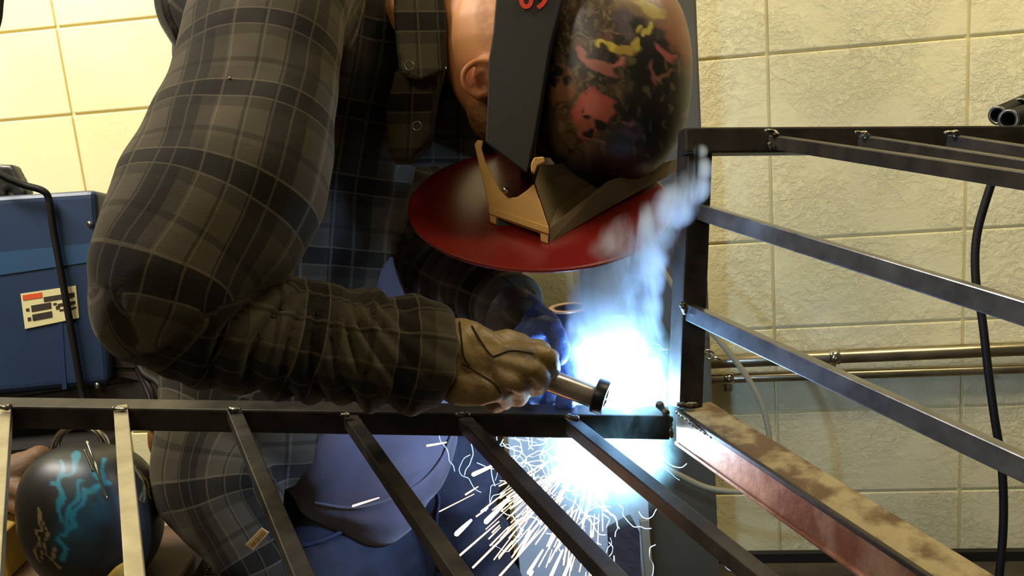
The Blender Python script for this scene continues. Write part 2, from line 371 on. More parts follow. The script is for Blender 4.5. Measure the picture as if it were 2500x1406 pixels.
for k, (x0, y0, z0, x1, y1) in enumerate([(12, 1008, 1.165, -20, 1406), (296, 1006, 1.15, 330, 1406), (572, 1012, 1.135, 737, 1406), (858, 1030, 1.12, 1120, 1406),
                                     (1138, 1036, 1.105, 1490, 1406), (1400, 1042, 1.09, 1850, 1406)]):
    picket(x0, y0, z0, x1, y1, 0.0162, m_barlit if k < 2 else m_steel, NU)
for x0, y0, z0, x1, y1 in [(1893, 347, 1.10, 2500, 440), (2112, 347, 1.11, 2500, 408), (2328, 345, 1.12, 2500, 372)]:
    picket(x0, y0, z0, x1, y1, 0.0155, m_steel, ZU + RT * 0.1)
for x0, y0, z0, x1, y1, up in [(1722, 520, 1.10, 2500, 762, ZU + RT * .25), (1690, 764, 1.10, 2500, 1140, ZU + RT * .3)]:
    picket(x0, y0, z0, x1, y1, 0.0185, m_steelg, up)
# the big rusty channel from the corner: web, dusty top flange, bottom lip
a0 = W(1655, 1040, 1.11); b0 = W(2230, 1406 + 30, 1.11 * ratio(1655, 1040, 2230, 1436)); dd = (b0 - a0).normalized(); ext = a0 + dd * 0.62
upc = (ZU - dd * ZU.dot(dd)).normalized(); sd = dd.cross(upc); sd = sd if sd.x > 0 else -sd
ch = bar(a0, ext, 0.0, 0.040, ZU)
link('channel_web', bevel(mk(*box((a0 + ext) / 2 - sd * 0.0, (dd, sd, upc), ((ext - a0).length / 2, 0.0025, 0.0215))), 0.001, 2), m_rust, fr, smooth=False)
link('channel_flange', bevel(mk(*box((a0 + ext) / 2 + upc * 0.0195 + sd * 0.022, (dd, sd, upc), ((ext - a0).length / 2, 0.0225, 0.0025))), 0.001, 2), m_dust, fr, smooth=False)
link('channel_lip', bevel(mk(*box((a0 + ext) / 2 - upc * 0.0205 + sd * 0.002, (dd, sd, upc), ((ext - a0).length / 2, 0.007, 0.002))), 0.001, 2), m_rust, fr, smooth=False)
link('channel_edge', bevel(mk(*box((a0 + ext) / 2 + upc * 0.0205 - sd * 0.0015, (dd, sd, upc), ((ext - a0).length / 2, 0.0028, 0.0026))), 0.001, 2), m_steel, fr, smooth=False)
def beads(pts, r, seed, name='weld_bead'):
    rr = random.Random(seed); P = [W(*q) for q in pts]; parts = []
    for a, b in zip(P[:-1], P[1:]):
        n = max(2, int((b - a).length / (r * 0.8)))
        for t in range(n):
            q = a.lerp(b, t / n) + Vector([rr.uniform(-1, 1) * r * .25 for _ in range(3)]); parts.append(ball(q, r * rr.uniform(.8, 1.2), r * rr.uniform(.6, 1), r, 10, 6))
    return link(name, fuse(parts, r * 0.28, 2), m_bead, fr)
for k, (x, y, z, w) in enumerate([(15, 993, 1.145, 14), (295, 998, 1.13, 15), (572, 998, 1.118, 12), (845, 1012, 1.105, 6), (1132, 1010, 1.09, 13), (1400, 1018, 1.075, 14)]):
    beads([(x - w, y, z), (x, y + 2, z), (x + w, y + 1, z)], 0.0042, k)
for k, (x, y, z) in enumerate([(1884, 325, 1.088), (2106, 328, 1.098), (2322, 326, 1.108)]):
    beads([(x - 12, y - 4, z), (x + 8, y - 2, z), (x + 14, y + 8, z)], 0.0042, 20 + k)
beads([(1880, 350, 1.088), (1882, 368, 1.088)], 0.003, 31); beads([(1669, 742, 1.088), (1670, 770, 1.088)], 0.0048, 32)
beads([(1655, 988, 1.095), (1705, 985, 1.095)], 0.0035, 33); beads([(1610, 990, 1.085), (1632, 1012, 1.082)], 0.0052, 34); beads([(1636, 1020, 1.088), (1640, 1070, 1.088)], 0.003, 35)
beads([(1655, 1008, 1.085), (1700, 1042, 1.06), (1740, 1068, 1.04)], 0.0026, 36)

# ------------------------------------------------------------------ the welder
bodyz = 1.38
hip = W(860, 1350, 1.50); root = thing('person', 'person kneeling in black plaid flannel jacket and gloves, bent forward to weld the frame', 'person', (hip.x, hip.y, 0))
armR = [(690, -90, 1.16, 190, .8), (655, 40, 1.12, 196, .8), (606, 262, 1.02, 212, .72), (540, 470, .95, 262, .62), (430, 640, .90, 216, .66), (400, 722, .89, 186, .7)]
foreR = [(392, 724, .89, 182, .7), (500, 782, .92, 172, .7), (640, 812, .96, 156, .75), (790, 842, .99, 160, .8), (930, 858, 1.015, 152, .85), (1020, 866, 1.03, 146, .85), (1062, 870, 1.04, 136, .85)]
armL = [(900, 60, 1.62, 150), (950, 360, 1.55, 140), (1005, 600, 1.47, 122), (1080, 668, 1.41, 112), (1175, 712, 1.34, 96), (1240, 748, 1.29, 82), (1272, 776, 1.265, 62)]
thin = lambda ns, k: [(a[0], a[1], a[2], a[3] * k) for a in ns]
def wchain(P, R, n=None, seg=18):
    P = catmull(P, n or 6 * len(P)); R = catmull([[r, r] for r in R], len(P))[:, 0]; return sweep(P, np.abs(R), None, seg)
shR, elR, wrR = W(640, 20, 1.12), W(400, 715, 0.87), W(1085, 872, 1.045)
shL, elL, wrL = W(930, 60, 1.60), W(985, 610, 1.46), W(1270, 780, 1.26)
chest = W(720, 300, 1.36); neck0 = W(860, 40, 1.36)
kneeR = Vector((hip.x - 0.0, hip.y - 0.03, 0.085)); footR = kneeR + Vector((-0.24, 0.32, -0.01)); toeR = footR + Vector((-0.06, 0.0, -0.02))
hipL = hip + Vector((0.03, 0.13, 0)); kneeL = W(1085, 1175, 1.47); footL = Vector((kneeL.x + 0.03, kneeL.y - 0.02, 0.07)); hipR = hip + Vector((-0.02, -0.08, 0))
headc = W(1268, 118, 1.245)
bp = [wchain([hip, W(780, 1000, 1.49), W(720, 600, 1.44), chest + FW * .04, W(800, 60, 1.42)], [.10, .09, .09, .10, .08]),
      wchain([W(780, 60, 1.36), W(960, 40, 1.33), W(1120, 50, 1.28), W(1200, 80, 1.26)], [.07, .060, .060, .065]),
      ball(headc, .100, .120, .078), ball(W(1216, 268, 1.235), .042, .046, .055), ball(W(1330, 210, 1.245), .07, .075, .062),
      ball(W(1420, 200, 1.245), .024, .020, .014), ball(W(1345, 330, 1.245), .035, .03, .04),
      limb(thin(armR[1:], .36), 30, 16), limb(thin(foreR, .36), 30, 16),
      wchain([wrR, W(1160, 880, 1.045), W(1205, 892, 1.05)], [.024, .024, .020]),
      limb(thin(armL, .4), 30, 16), wchain([chest, W(655, 40, 1.2)], [.07, .06]), wchain([chest, W(900, 60, 1.6)], [.07, .06]),
      wchain([wrL, W(1315, 815, 1.235), W(1335, 845, 1.225)], [.018, .018, .016]),
      wchain([hipR, hipR.lerp(kneeR, .5), kneeR], [.105, .085, .06]), wchain([kneeR, kneeR.lerp(footR, .4), footR], [.055, .052, .036]), wchain([footR, toeR], [.036, .03]),
      wchain([hipL, hipL.lerp(kneeL, .5), kneeL], [.105, .085, .06]), wchain([kneeL, kneeL.lerp(footL, .4), footL], [.055, .052, .036]),
      wchain([footL, footL + Vector((.16, -.02, -.02))], [.038, .03])]
# fingers of the skin figure (inside the gloves)
RH = {'index': [(1245, 858, 1.03), (1318, 862, 1.02), (1342, 896, 1.04), (1318, 925, 1.075)], 'middle': [(1240, 885, 1.025), (1305, 903, 1.015), (1316, 935, 1.04), (1286, 950, 1.08)],
      'ring': [(1222, 915, 1.025), (1268, 938, 1.02), (1270, 964, 1.05), (1240, 972, 1.085)], 'little': [(1195, 938, 1.03), (1230, 962, 1.035), (1225, 982, 1.06), (1200, 984, 1.09)],
      'thumb': [(1180, 832, 1.055), (1240, 834, 1.06), (1300, 846, 1.08), (1345, 872, 1.10)]}
LH = {'index': [(1360, 838, 1.22), (1398, 885, 1.21), (1408, 930, 1.20), (1398, 965, 1.17)], 'middle': [(1345, 855, 1.20), (1375, 900, 1.19), (1390, 950, 1.17), (1390, 988, 1.135)],
      'ring': [(1318, 862, 1.20), (1338, 910, 1.18), (1345, 955, 1.16), (1340, 985, 1.14)], 'little': [(1292, 862, 1.21), (1298, 905, 1.20), (1300, 945, 1.18), (1290, 975, 1.15)],
      'thumb': [(1300, 810, 1.20), (1335, 795, 1.17), (1362, 830, 1.155), (1368, 870, 1.15)]}
for H in (RH, LH):
    for k, f in H.items(): bp.append(limb([(*q, r) for q, r in zip(f, (12, 11, 10, 9))], 14, 10))
# ear
earz = 1.158
bp += [ball(W(1196, 196, earz + .03), .024, .030, .03), limb([(1200, 150, earz, 9), (1165, 150, earz, 9.5), (1137, 168, earz - .004, 9.5), (1130, 195, earz - .004, 9), (1142, 220, earz, 9), (1168, 238, earz + .004, 10)], 30, 12),
       limb([(1190, 172, earz + .002, 6), (1166, 175, earz, 6.5), (1156, 195, earz, 6), (1162, 214, earz + .002, 6)], 20, 10), limb([(1185, 232, earz + .006, 12), (1172, 232, earz + .004, 12)], 6, 10)]
me = fuse(bp, 0.0033, 3)
P = getco(me); X, Y, Z = topx(P); n1 = snoise(P, 60, 3); n2 = snoise(P, 700, 4)
skin = np.tile(np.array(lin('c98a55')), (len(P), 1)); 
beard = sm((Y - 205) + (X - 1120) * 0.25 + 18 * n1, 0, 85) * (X > 1040) * (Y < 520); beard *= np.clip(0.72 + 0.16 * n2, 0, 1)
pink = np.exp(-(((X - 1160) / 42) ** 2 + ((Y - 195) / 52) ** 2)); skin = skin * (1 - 0.55 * pink[:, None]) + np.array(lin('c0604a')) * 0.55 * pink[:, None]
pit = np.exp(-(((X - 1180) / 17) ** 2 + ((Y - 200) / 20) ** 2)); skin *= (1 - 0.5 * pit[:, None])
hair = sm(X - 1150 + (Y - 100) * -0.35 + 8 * n1, 5, 55) * (Y < 145) * np.clip(0.5 + .2 * n2, 0, 1); hair[Y > 145] = 0
skin = skin * (1 - beard[:, None]) + np.array(lin('4a2c16')) * beard[:, None]; skin = skin * (1 - .6 * hair[:, None]) + np.array(lin('5a4024')) * .6 * hair[:, None]
paint(me, skin); link('body', me, m_skin, root)
# jacket: torso, sleeves, collar base, hanging tail
tors = [(800, -250, 1.36, 200, .8), (775, -90, 1.36, 290, .75), (760, 100, 1.37, 322, .72), (735, 300, 1.38, 296, .75), (715, 500, 1.39, 284, .75), (700, 700, 1.40, 280, .75), (690, 880, 1.41, 292, .7), (690, 1000, 1.41, 285, .7)]
tail = [(650, 950, 1.40, 250, .6), (570, 1080, 1.36, 195, .6), (548, 1190, 1.33, 172, .55), (590, 1300, 1.31, 118, .5), (630, 1385, 1.30, 84, .45), (640, 1440, 1.30, 60, .45)]
parts = [limb(armR, 40, 32), limb(foreR, 40, 32, capf=.25), limb(armL, 40, 24), limb(tors, 40, 36), limb(tail, 30, 28), ball(W(640, 0, 1.2), .13, .12, .1), ball(W(388, 740, .895), .068, .066, .05)]
parts.append(limb([(900, -60, 1.36, 150, .8), (985, 30, 1.33, 118, .9), (1040, 60, 1.32, 96, .9)], 16, 24))
parts.append(limb([(1000, 120, 1.32, 84, .9), (1010, 250, 1.33, 62, .9), (985, 380, 1.34, 30, 1.5)], 14, 20))
me = fuse(parts, 0.0052, 6)
P = getco(me)
def chainparam(P, nodes):
    C = catmull([W(a[0], a[1], a[2]) for a in nodes], 60); R = catmull([[a[3] * a[2] / FPX] for a in nodes], 60)[:, 0]
    L = np.concatenate([[0], np.cumsum(np.linalg.norm(np.diff(C, axis=0), axis=1))])
    best = np.full(len(P), 1e9); u = np.zeros(len(P)); ang = np.zeros(len(P)); f = np.array(FW)
    T = np.gradient(C, axis=0); T /= np.linalg.norm(T, axis=1)[:, None]
    for i in range(60):
        q = P - C[i]; d = np.linalg.norm(q, axis=1) / max(R[i], .02); k = d < best
        dd = f - T[i] * (f @ T[i]); dd /= np.linalg.norm(dd); s = np.cross(T[i], dd)
        best[k] = d[k]; u[k] = L[i] + (q[k] @ T[i]); ang[k] = np.arctan2(q[k] @ s, -(q[k] @ dd)) * min(R[i], .11) * .85
    return best, u, ang
sets = [chainparam(P, c) for c in (armR, foreR, armL, tors, tail)]
B = np.array([s[0] for s in sets]); B[3] *= 1.05; idx = B.argmin(0)
U = np.array([s[1] for s in sets])[idx, np.arange(len(P))]; V = np.array([s[2] for s in sets])[idx, np.arange(len(P))]
Nn = getno(me); X, Y, Z = topx(P)
disp = 0.0022 * snoise(P, 28, 11) + 0.0012 * snoise(P, 70, 12)
# sleeve folds fan out from the crook of the arm
isf = sm(B[0] - B[1], -0.15, 0.35) * (B[1] < B[3]) * (B[1] < B[4])
ccx, ccy = 850, 610; phi = np.arctan2(Y - ccy, X - ccx); rad = np.hypot(X - ccx, Y - ccy)
ph = phi * 15 + rad * 0.012 + 0.9 * snoise(P, 22, 15)
fold = 1 - np.abs(np.sin(ph)) ** 0.7 * 1.0
amp = 0.0150 * sm(rad, 60, 170) * (1 - 0.8 * sm(rad, 380, 560)) * (1 - .75 * sm(X, 900, 1010))
disp -= isf * amp * fold
disp += isf * 0.004 * np.sin(U * 120 + 1.5 * snoise(P, 18, 19)) * sm(X, 780, 900) * (1 - sm(X, 1000, 1060))
isu = (B[0] < B[1]) * (idx == 0)
disp += isu * 0.003 * snoise(P * np.array([1, 1, .5]), 35, 17) 
ist = (idx == 3) * 1.0
disp -= ist * 0.008 * np.abs(np.sin(X * .028 + Y * .006 + .8 * snoise(P, 12, 21))) ** 3 * sm(X, 760, 820)
wrl = (idx == 2) * 1.0; disp += wrl * 0.004 * np.sin(U * 130 + snoise(P, 20, 23))
setco(me, P + Nn * disp[:, None]); relax(me, 1, .4)
ed = np.empty(len(me.edges) * 2, int); me.edges.foreach_get('vertices', ed); ed = ed.reshape(-1, 2)
ed = ed[idx[ed[:, 0]] == idx[ed[:, 1]]]; cn = np.maximum(np.bincount(ed.ravel(), minlength=len(P)), 1)
for _ in range(14):
    for A_ in (U, V):
        s_ = np.bincount(ed[:, 0], A_[ed[:, 1]], len(P)) + np.bincount(ed[:, 1], A_[ed[:, 0]], len(P)); A_ += .6 * (s_ / cn - A_) * (cn > 1)
at = me.attributes.new('weave', 'FLOAT_VECTOR', 'POINT'); wv = np.zeros((len(P), 3)); wv[:, 0] = U + idx * .03 + .002 * snoise(P, 20, 31); wv[:, 1] = V + .003 * snoise(P, 15, 32)
at.data.foreach_set('vector', wv.ravel()); jk = link('jacket', me, m_plaid, root)
def weave(me, ang=0.2):
    P = getco(me); X, Y, Z = topx(P); a = me.attributes.new('weave', 'FLOAT_VECTOR', 'POINT'); w = np.zeros((len(P), 3)); w[:, 0] = Y / 2300 * Z + .05; w[:, 1] = X / 2300 * Z; a.data.foreach_set('vector', w.ravel()); return me
def puffy(poly, th, vox, back=None, it=5): return fuse([slab(poly, th, back)], vox, it)
link('collar', weave(puffy([(955, -70, 1.20), (1078, -70, 1.215), (1088, 40, 1.21), (1091, 150, 1.20), (1086, 172, 1.195), (1020, 196, 1.185), (972, 178, 1.18), (962, 60, 1.185)], .014, .0035)), m_plaid, root)
link('far_lapel', weave(puffy([(x, y, 1.34) for x, y in ((1030, 130), (1100, 170), (1150, 290), (1212, 345), (1214, 398), (1060, 398), (985, 400), (985, 200))], .05, .0045)), m_plaid, root)
link('front_placket', weave(puffy([(965, 165, 1.205), (1070, 160, 1.21), (1060, 260, 1.215), (1050, 340, 1.22), (1000, 392, 1.22), (950, 392, 1.22), (940, 270, 1.21)], .05, .0035)), m_plaid, root)
for x, y, z in ((999, 161, 1.176), (1018, 308, 1.198)):
    q = W(x, y, z); link('snap_button', mk(*sweep([q + (RT * math.cos(t) + UP * math.sin(t)) * .0056 for t in np.linspace(0, 2 * PI, 25)], .0009, None, 8)), m_snap, jk)
link('pocket_stud', mk(*ball(W(561, 192, .955), .0016, .0022, .001, 8, 6)), m_snap, jk)
tg = link('leather_tag', bevel(mk(*slab([(598, 1330, 1.222), (638, 1288, 1.222), (657, 1300, 1.222), (618, 1344, 1.222)], .002)), .0004, 1), m_tag, jk, smooth=False); tg['label'] = 'small tan leather maker tag'
for k in range(7):
    t = .14 + k * .12; cx, cy = 608 + 40 * t * 1.02, 1337 - 42 * t
    link('stamp', mk(*slab([(cx - 1.5, cy - 5, 1.2215), (cx + 1.5 + (k % 2), cy - 4 + k % 3, 1.2215), (cx + 6, cy + 4, 1.2215), (cx + 4 - (k % 2) * 2, cy + 5, 1.2215)], .0003)), m_tagink, tg, smooth=False)
# T-shirt belly with hem, jeans, boots
me = fuse([ball(W(880, 1020, 1.42), .140, .150, .11, 30, 20), limb([(860, 900, 1.42, 200, .6), (880, 1020, 1.42, 230, .6), (895, 1120, 1.405, 214, .65), (885, 1195, 1.40, 160, .8)], 24, 30), limb([(850, 500, 1.40, 110), (900, 700, 1.40, 100), (900, 900, 1.4, 180, .7)], 20, 24)], .0045, 8)
P = getco(me); Nn = getno(me); X, Y, Z = topx(P)
setco(me, P + Nn * (0.007 * np.sin((X * .9 + Y * .42) * .024 + snoise(P, 9, 41)) * sm(Y, 1000, 1090))[:, None]); hempts = onto(me, catmull([(1104, 1060), (1078, 1122), (1036, 1172), (980, 1208), (915, 1232), (850, 1240), (770, 1228)], 30), .0)
link('t_shirt', me, m_tee, root)
link('shirt_hem', mk(*sweep([W(*q) for q in hempts], .0022, .0022, 8)), m_tee, root)
jn = fuse([wchain([hip + ZU * .05, hip, hipR.lerp(hipL, .5)], [.13, .135, .13]), wchain([hipR, hipR.lerp(kneeR, .5), kneeR], [.115, .10, .08]), wchain([kneeR, kneeR.lerp(footR, .5), footR], [.075, .07, .055]),
           wchain([hipL, hipL.lerp(kneeL, .5), kneeL], [.13, .105, .085]), wchain([kneeL, kneeL.lerp(footL, .5), footL], [.08, .066, .055]), limb([(1060, 1110, 1.44, 80), (1110, 1200, 1.44, 88), (1160, 1320, 1.45, 84), (1185, 1450, 1.45, 80)], 24, 24)], .006, 6)
P = getco(jn); Nn = getno(jn); X, Y, Z = topx(P)
setco(jn, P + Nn * (0.004 * snoise(P, 30, 44) + .005 * np.sin(Y * .05 + X * .02 + snoise(P, 10, 45)) * sm(X, 1050, 1120))[:, None]); wb = onto(jn, catmull([(722, 1335), (780, 1322), (830, 1300), (876, 1278)], 20), .001); ps = onto(jn, catmull([(1058, 1180), (1072, 1220), (1066, 1280), (1078, 1390)], 20), .001)
link('jeans', jn, m_denim, root)
link('waistband', mk(*sweep([W(*q) for q in wb], .003, .003, 8)), m_denimd, root); link('pocket_seam', mk(*sweep([W(*q) for q in ps], .0022, .002, 8)), m_denimd, root)
for f, d in ((footL, Vector((1, -.1, 0))), (footR, Vector((-1, .1, 0)))):
    dn = d.normalized(); b = Vector((f.x, f.y, .055)); link('boot', fuse([wchain([f + ZU * .07, b], [.055, .052]), wchain([b, b + dn * .09, b + dn * .17 - ZU * .01], [.052, .05, .042])], .006, 4), m_boot, root)

# gloves -----------------------------------------------------------
def glove(H, extra, m, name, radii, seed, label):
    parts = [limb([(*q, r) for q, r in zip(f, radii if k != 'thumb' else [x * 1.08 for x in radii])], 20, 16) for k, f in H.items()] + extra
    me = fuse(parts, .0021, 3); P = getco(me); Nn = getno(me)
    d = .0011 * snoise(P, 120, seed) + .0007 * snoise(P, 260, seed + 1) - .0016 * np.abs(np.sin(snoise(P, 42, seed + 2) * 2.2)) ** 6
    setco(me, P + Nn * d[:, None]); global SEAMS; SEAMS = [onto(me, catmull(p, 24), .0002, 6) for p in SEAMPTS]; o = link(name, me, m, root); o['label'] = label; return o
SEAMPTS = [[(1152, 795), (1172, 830), (1200, 868), (1216, 866), (1250, 856), (1300, 862)], [(1130, 888), (1170, 912), (1205, 935), (1222, 960)], [(1122, 785), (1126, 820), (1132, 870), (1146, 892)]]
gr = glove(RH, [limb([(1060, 872, 1.045, 96, .8), (1110, 878, 1.045, 104, .8), (1160, 884, 1.045, 98, .75), (1200, 888, 1.04, 80, .65), (1235, 892, 1.035, 54, .6)], 30, 28),
                limb([(1120, 930, 1.03, 62, .8), (1170, 944, 1.03, 50, .8), (1208, 950, 1.03, 34, .9)], 20, 18), limb([(1150, 826, 1.05, 42, .8), (1210, 842, 1.05, 30, 1)], 12, 16)], m_glove, 'glove', (26, 25, 25, 22), 51, 'worn brown leather gauntlet glove gripping the torch')
for pts in SEAMS: link('seam', mk(*sweep([W(*q) for q in pts], .0009, .0007, 6)), m_seam, gr)
SEAMPTS = []
gl = glove(LH, [limb([(1240, 745, 1.28, 58, .8), (1285, 785, 1.25, 62, .75), (1325, 825, 1.225, 62, .65), (1350, 856, 1.21, 50, .6)], 30, 24), limb([(1300, 810, 1.22, 40), (1320, 880, 1.2, 44, .8), (1345, 900, 1.2, 40, .8)], 16, 20),
                limb([(1295, 955, 1.15, 30), (1285, 968, 1.14, 32)], 6, 14), limb([(1385, 975, 1.12, 26), (1383, 985, 1.118, 24)], 6, 14)], m_gloveb, 'glove', (25, 24, 23, 22), 61, 'dark work glove steadying the rail')
link('glove_cuff', fuse([limb([(1215, 748, 1.285, 70, .85), (1232, 756, 1.28, 76, .85), (1250, 764, 1.27, 74, .85)], 12, 26), limb([(1252, 768, 1.268, 70, .85), (1268, 778, 1.262, 68, .85)], 8, 26)], .003, 2), m_gloved, gl)

# ------------------------------------------------------------------ welding hood on the head: shell, side band, bracket, round red shield
hood = thing('welding_hood', 'welding hood with painted skull artwork and round red shield on the bent head', 'welding hood', W(1330, 430, 1.2))
nu, nv = 300, 300; Vv = []; Hc = W(1487, 190, 1.225); sa, sb, sc = 0.1035, 0.1385, 0.112
for i in range(nv + 1):
    ph = PI * i / nv
    for k in range(nu):
        th = 2 * PI * k / nu; cx = math.sin(ph) * math.cos(th); cy = math.cos(ph); cz = math.sin(ph) * math.sin(th)
        e = 2.35; r = (abs(cx) ** e + abs(cy) ** e + abs(cz) ** e) ** (-1 / e); Vv.append(Hc + RT * (sa * r * cx) + UP * (sb * r * cy) + FW * (sc * r * cz))
F = [(i * nu + k, i * nu + (k + 1) % nu, (i + 1) * nu + (k + 1) % nu, (i + 1) * nu + k) for i in range(nv) for k in range(nu)]
me = mk(Vv, F); bmx = bmesh.new(); bmx.from_mesh(me); bmesh.ops.remove_doubles(bmx, verts=bmx.verts, dist=1e-7); bmx.to_mesh(me); bmx.free()
P = getco(me); X, Y, Z = topx(P); Nn = getno(me)
def F2(x, y, s, seed):   # smooth 2-D variation in artwork space (metres on the shell)
    return snoise(np.stack([x / 1000, y / 1000, np.zeros_like(x)], 1), s, seed)
loc = P - np.array(Hc); Lx = 1487 + loc @ np.array(RT) * FPX / 1.13; Ly = 190 - loc @ np.array(UP) * FPX / 1.13
Lx, Ly = X, Y
wx = Lx + 4 * F2(Lx, Ly, 45, 70) + 4 * F2(Lx, Ly, 170, 71); wy = Ly + 4 * F2(Lx, Ly, 45, 72) + 4 * F2(Lx, Ly, 170, 73)
C = np.tile(np.array(lin('2e251a')), (len(P), 1))
def blend(mask, col): 
    global C; k = np.clip(mask, 0, 1)[:, None]; C = C * (1 - k) + np.array(lin(col)) * k
def ell(cx, cy, rx, ry, ang=0, soft=.12, warp=True):
    x = (wx if warp else Lx) - cx; y = (wy if warp else Ly) - cy; c, s = math.cos(ang), math.sin(ang)
    r = np.hypot((x * c + y * s) / rx, (-x * s + y * c) / ry); return 1 - sm(r, 1 - soft, 1 + soft)
blend(sm(F2(wx, wy, 14, 80) - (wx - 1430) * .006 - (wy - 200) * .004, -.2, .9) * .95, '5a4630')
up_ = np.clip(sm(1650 - wx - (wy - 40) * .7, -60, 180), 0, 1)
blend(sm(F2(wx, wy, 38, 91), .1, .9) * .7 * up_, '6b5233'); blend(sm(F2(wx, wy, 48, 92), .5, 1.1) * .7 * up_, '6e4638'); blend(sm(F2(wx, wy, 90, 93), .6, 1.2) * .7, '14100c')
blend((1 - sm(np.abs(F2(wx, wy * .5, 110, 94)), 0, .12)) * .6 * up_, '8a7650'); blend((1 - sm(np.abs(F2(wx * .6, wy, 120, 95)), 0, .16)) * .6, '100d0a')
blend(sm(F2(wx, wy, 55, 81), .5, 1.2) * sm(420 - wy, 0, 160) * .75, '5d4530'); blend(sm(np.abs(F2(wx, wy * .6, 75, 82)), .10, .0) * .0, '000000')
blend((1 - sm(np.abs(F2(wx, wy, 62, 83)), 0.0, .13)) * .5, '0c0a08')
blend((1 - sm(np.abs(F2(wx, wy, 80, 84)), 0.0, .06)) * sm(360 - wy, 0, 80) * .5, '8c7a56')
blend(ell(1600, 300, 95, 150, .15, .3) * .85, '120f0d'); blend(ell(1590, 130, 40, 90, .35, .2), '0d0b09')
blend(ell(1650, 60, 34, 95, -.35, .3) * .9, '7d4a34'); blend(ell(1560, 20, 60, 36, .3, .3) * .8, '6e5634')
blend(ell(1585, 18, 44, 12, .5, .3), '9a842e'); blend(ell(1528, 60, 22, 42, -.3, .3), '4b3f42'); blend(ell(1562, 62, 26, 20, .4, .3), '16120e')
for x, y in ((1560, 66), (1572, 74), (1583, 66), (1592, 56)): blend(ell(x, y, 5, 11, .3, .3), 'a8963c')
blend(ell(1484, 112, 32, 10, .35, .25), 'b8a536'); blend(ell(1525, 122, 30, 9, .15, .25), '9a7c34'); blend(ell(1552, 108, 9, 18, .2, .25), 'a08e38')
blend(ell(1468, 165, 48, 12, .45, .3) * .9, '96584a'); blend(ell(1508, 152, 22, 13, -.4, .3), 'a0604e'); blend(ell(1424, 140, 9, 26, -.5, .3), '96584a')
blend(ell(1466, 128, 19, 17, 0, .2), '241a14'); blend(ell(1500, 140, 15, 13, 0, .2), '15100d')
blend(ell(1369, 200, 34, 48, 0, .15) * .9, '6d4d2c'); blend(ell(1369, 222, 30, 26, 0, .15) * .8, '84553a')
for x, y in ((1350, 196), (1382, 190), (1356, 172)): blend(ell(x, y, 13, 12, 0, .2), '15110d')
blend(ell(1448, 268, 50, 47, 0, .10), 'a6503f'); blend(ell(1446, 262, 22, 26, 0, .5) * .5, 'bd6a55'); blend(ell(1437, 312, 26, 28, .2, .2), '8e4a34')
for x, y, a, b in ((1432, 288, 10, 7), (1462, 300, 12, 6), (1428, 236, 3, 4), (1423, 272, 4, 5), (1475, 310, 22, 12), (1440, 322, 12, 9)): blend(ell(x, y, a, b, .2, .3), '1a1210')
for x in range(1455, 1490, 9): blend(ell(x, 344 + (x - 1455) * .2, 4, 8, 0, .3), '7a5648')
blend(ell(1592, 180, 7, 32, -.1, .3) * .9, '7a4440'); blend(ell(1622, 130, 9, 32, -.8, .3), '94504a'); blend(ell(1548, 318, 30, 24, .2, .25) * .7, '4a3032'); blend(ell(1535, 300, 16, 7, .1, .3), '6d4a44'); blend(ell(1548, 316, 14, 10, 0, .3), '1b1416')
blend(ell(1620, 185, 26, 5, -.5, .4) * .8, '7e5044'); blend(ell(1552, 372, 30, 16, .1, .4) * .6, '3a2a2c')
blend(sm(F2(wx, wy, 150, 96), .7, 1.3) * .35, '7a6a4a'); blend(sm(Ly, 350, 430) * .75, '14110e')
paint(me, C); setco(me, P + Nn * (0.0009 * snoise(P, 60, 90))[:, None]); link('shell', me, m_art, hood)
bz = 1.118
bpoly = [(1218, -90), (1392, -90), (1366, 20), (1341, 115), (1319, 250), (1304, 335), (1286, 422), (1185, 346), (1190, 250), (1192, 150), (1204, 80)]
link('skull_cap', mk(*ball(W(1318, -25, 1.245), .056, .062, .084, 28, 18)), m_denimd, hood)
sb_ = link('side_band', bevel(mk(*slab([(x, y, bz) for x, y in bpoly], .012)), .0015, 2), m_band, hood, smooth=False)
link('hood_edge', bevel(mk(*slab([(1392, -90, bz + .012), (1372, 20, bz + .012), (1348, 115, bz + .012), (1326, 250, bz + .012), (1312, 335, bz + .012), (1302, 425, bz + .012), (1270, 400, bz + .012), (1290, 250, bz + .012), (1330, 20, bz + .012), (1360, -90, bz + .012)], .17)), .002, 1), m_black, hood, smooth=False)
link('far_side_band', bevel(mk(*slab([(x + 20, y, 1.36) for x, y in bpoly], .012)), .0015, 2), m_band, hood, smooth=False)
def text(body, px, py, z, size, m, parent, rot=0.0, name='lettering'):
    cu = bpy.data.curves.new('t', 'FONT'); cu.body = body; cu.size = size * z / FPX; cu.extrude = .0004; cu.offset = .0009
    o = bpy.data.objects.new('t', cu); COL.objects.link(o)
    R = RT * math.cos(rot) + UP * math.sin(rot); Uq = -RT * math.sin(rot) + UP * math.cos(rot); L = W(px, py, z)
    mw = Matrix(((R.x, Uq.x, -FW.x, L.x), (R.y, Uq.y, -FW.y, L.y), (R.z, Uq.z, -FW.z, L.z), (0, 0, 0, 1)))
    dg = bpy.context.evaluated_depsgraph_get(); dg.update(); me = bpy.data.meshes.new_from_object(o.evaluated_get(dg)); bpy.data.objects.remove(o)
    me.transform(mw); me.materials.clear(); return link(name, me, m, parent, smooth=False)
text('09', 1266, 19, bz - .0022, 74, m_redprint, sb_, -.02)
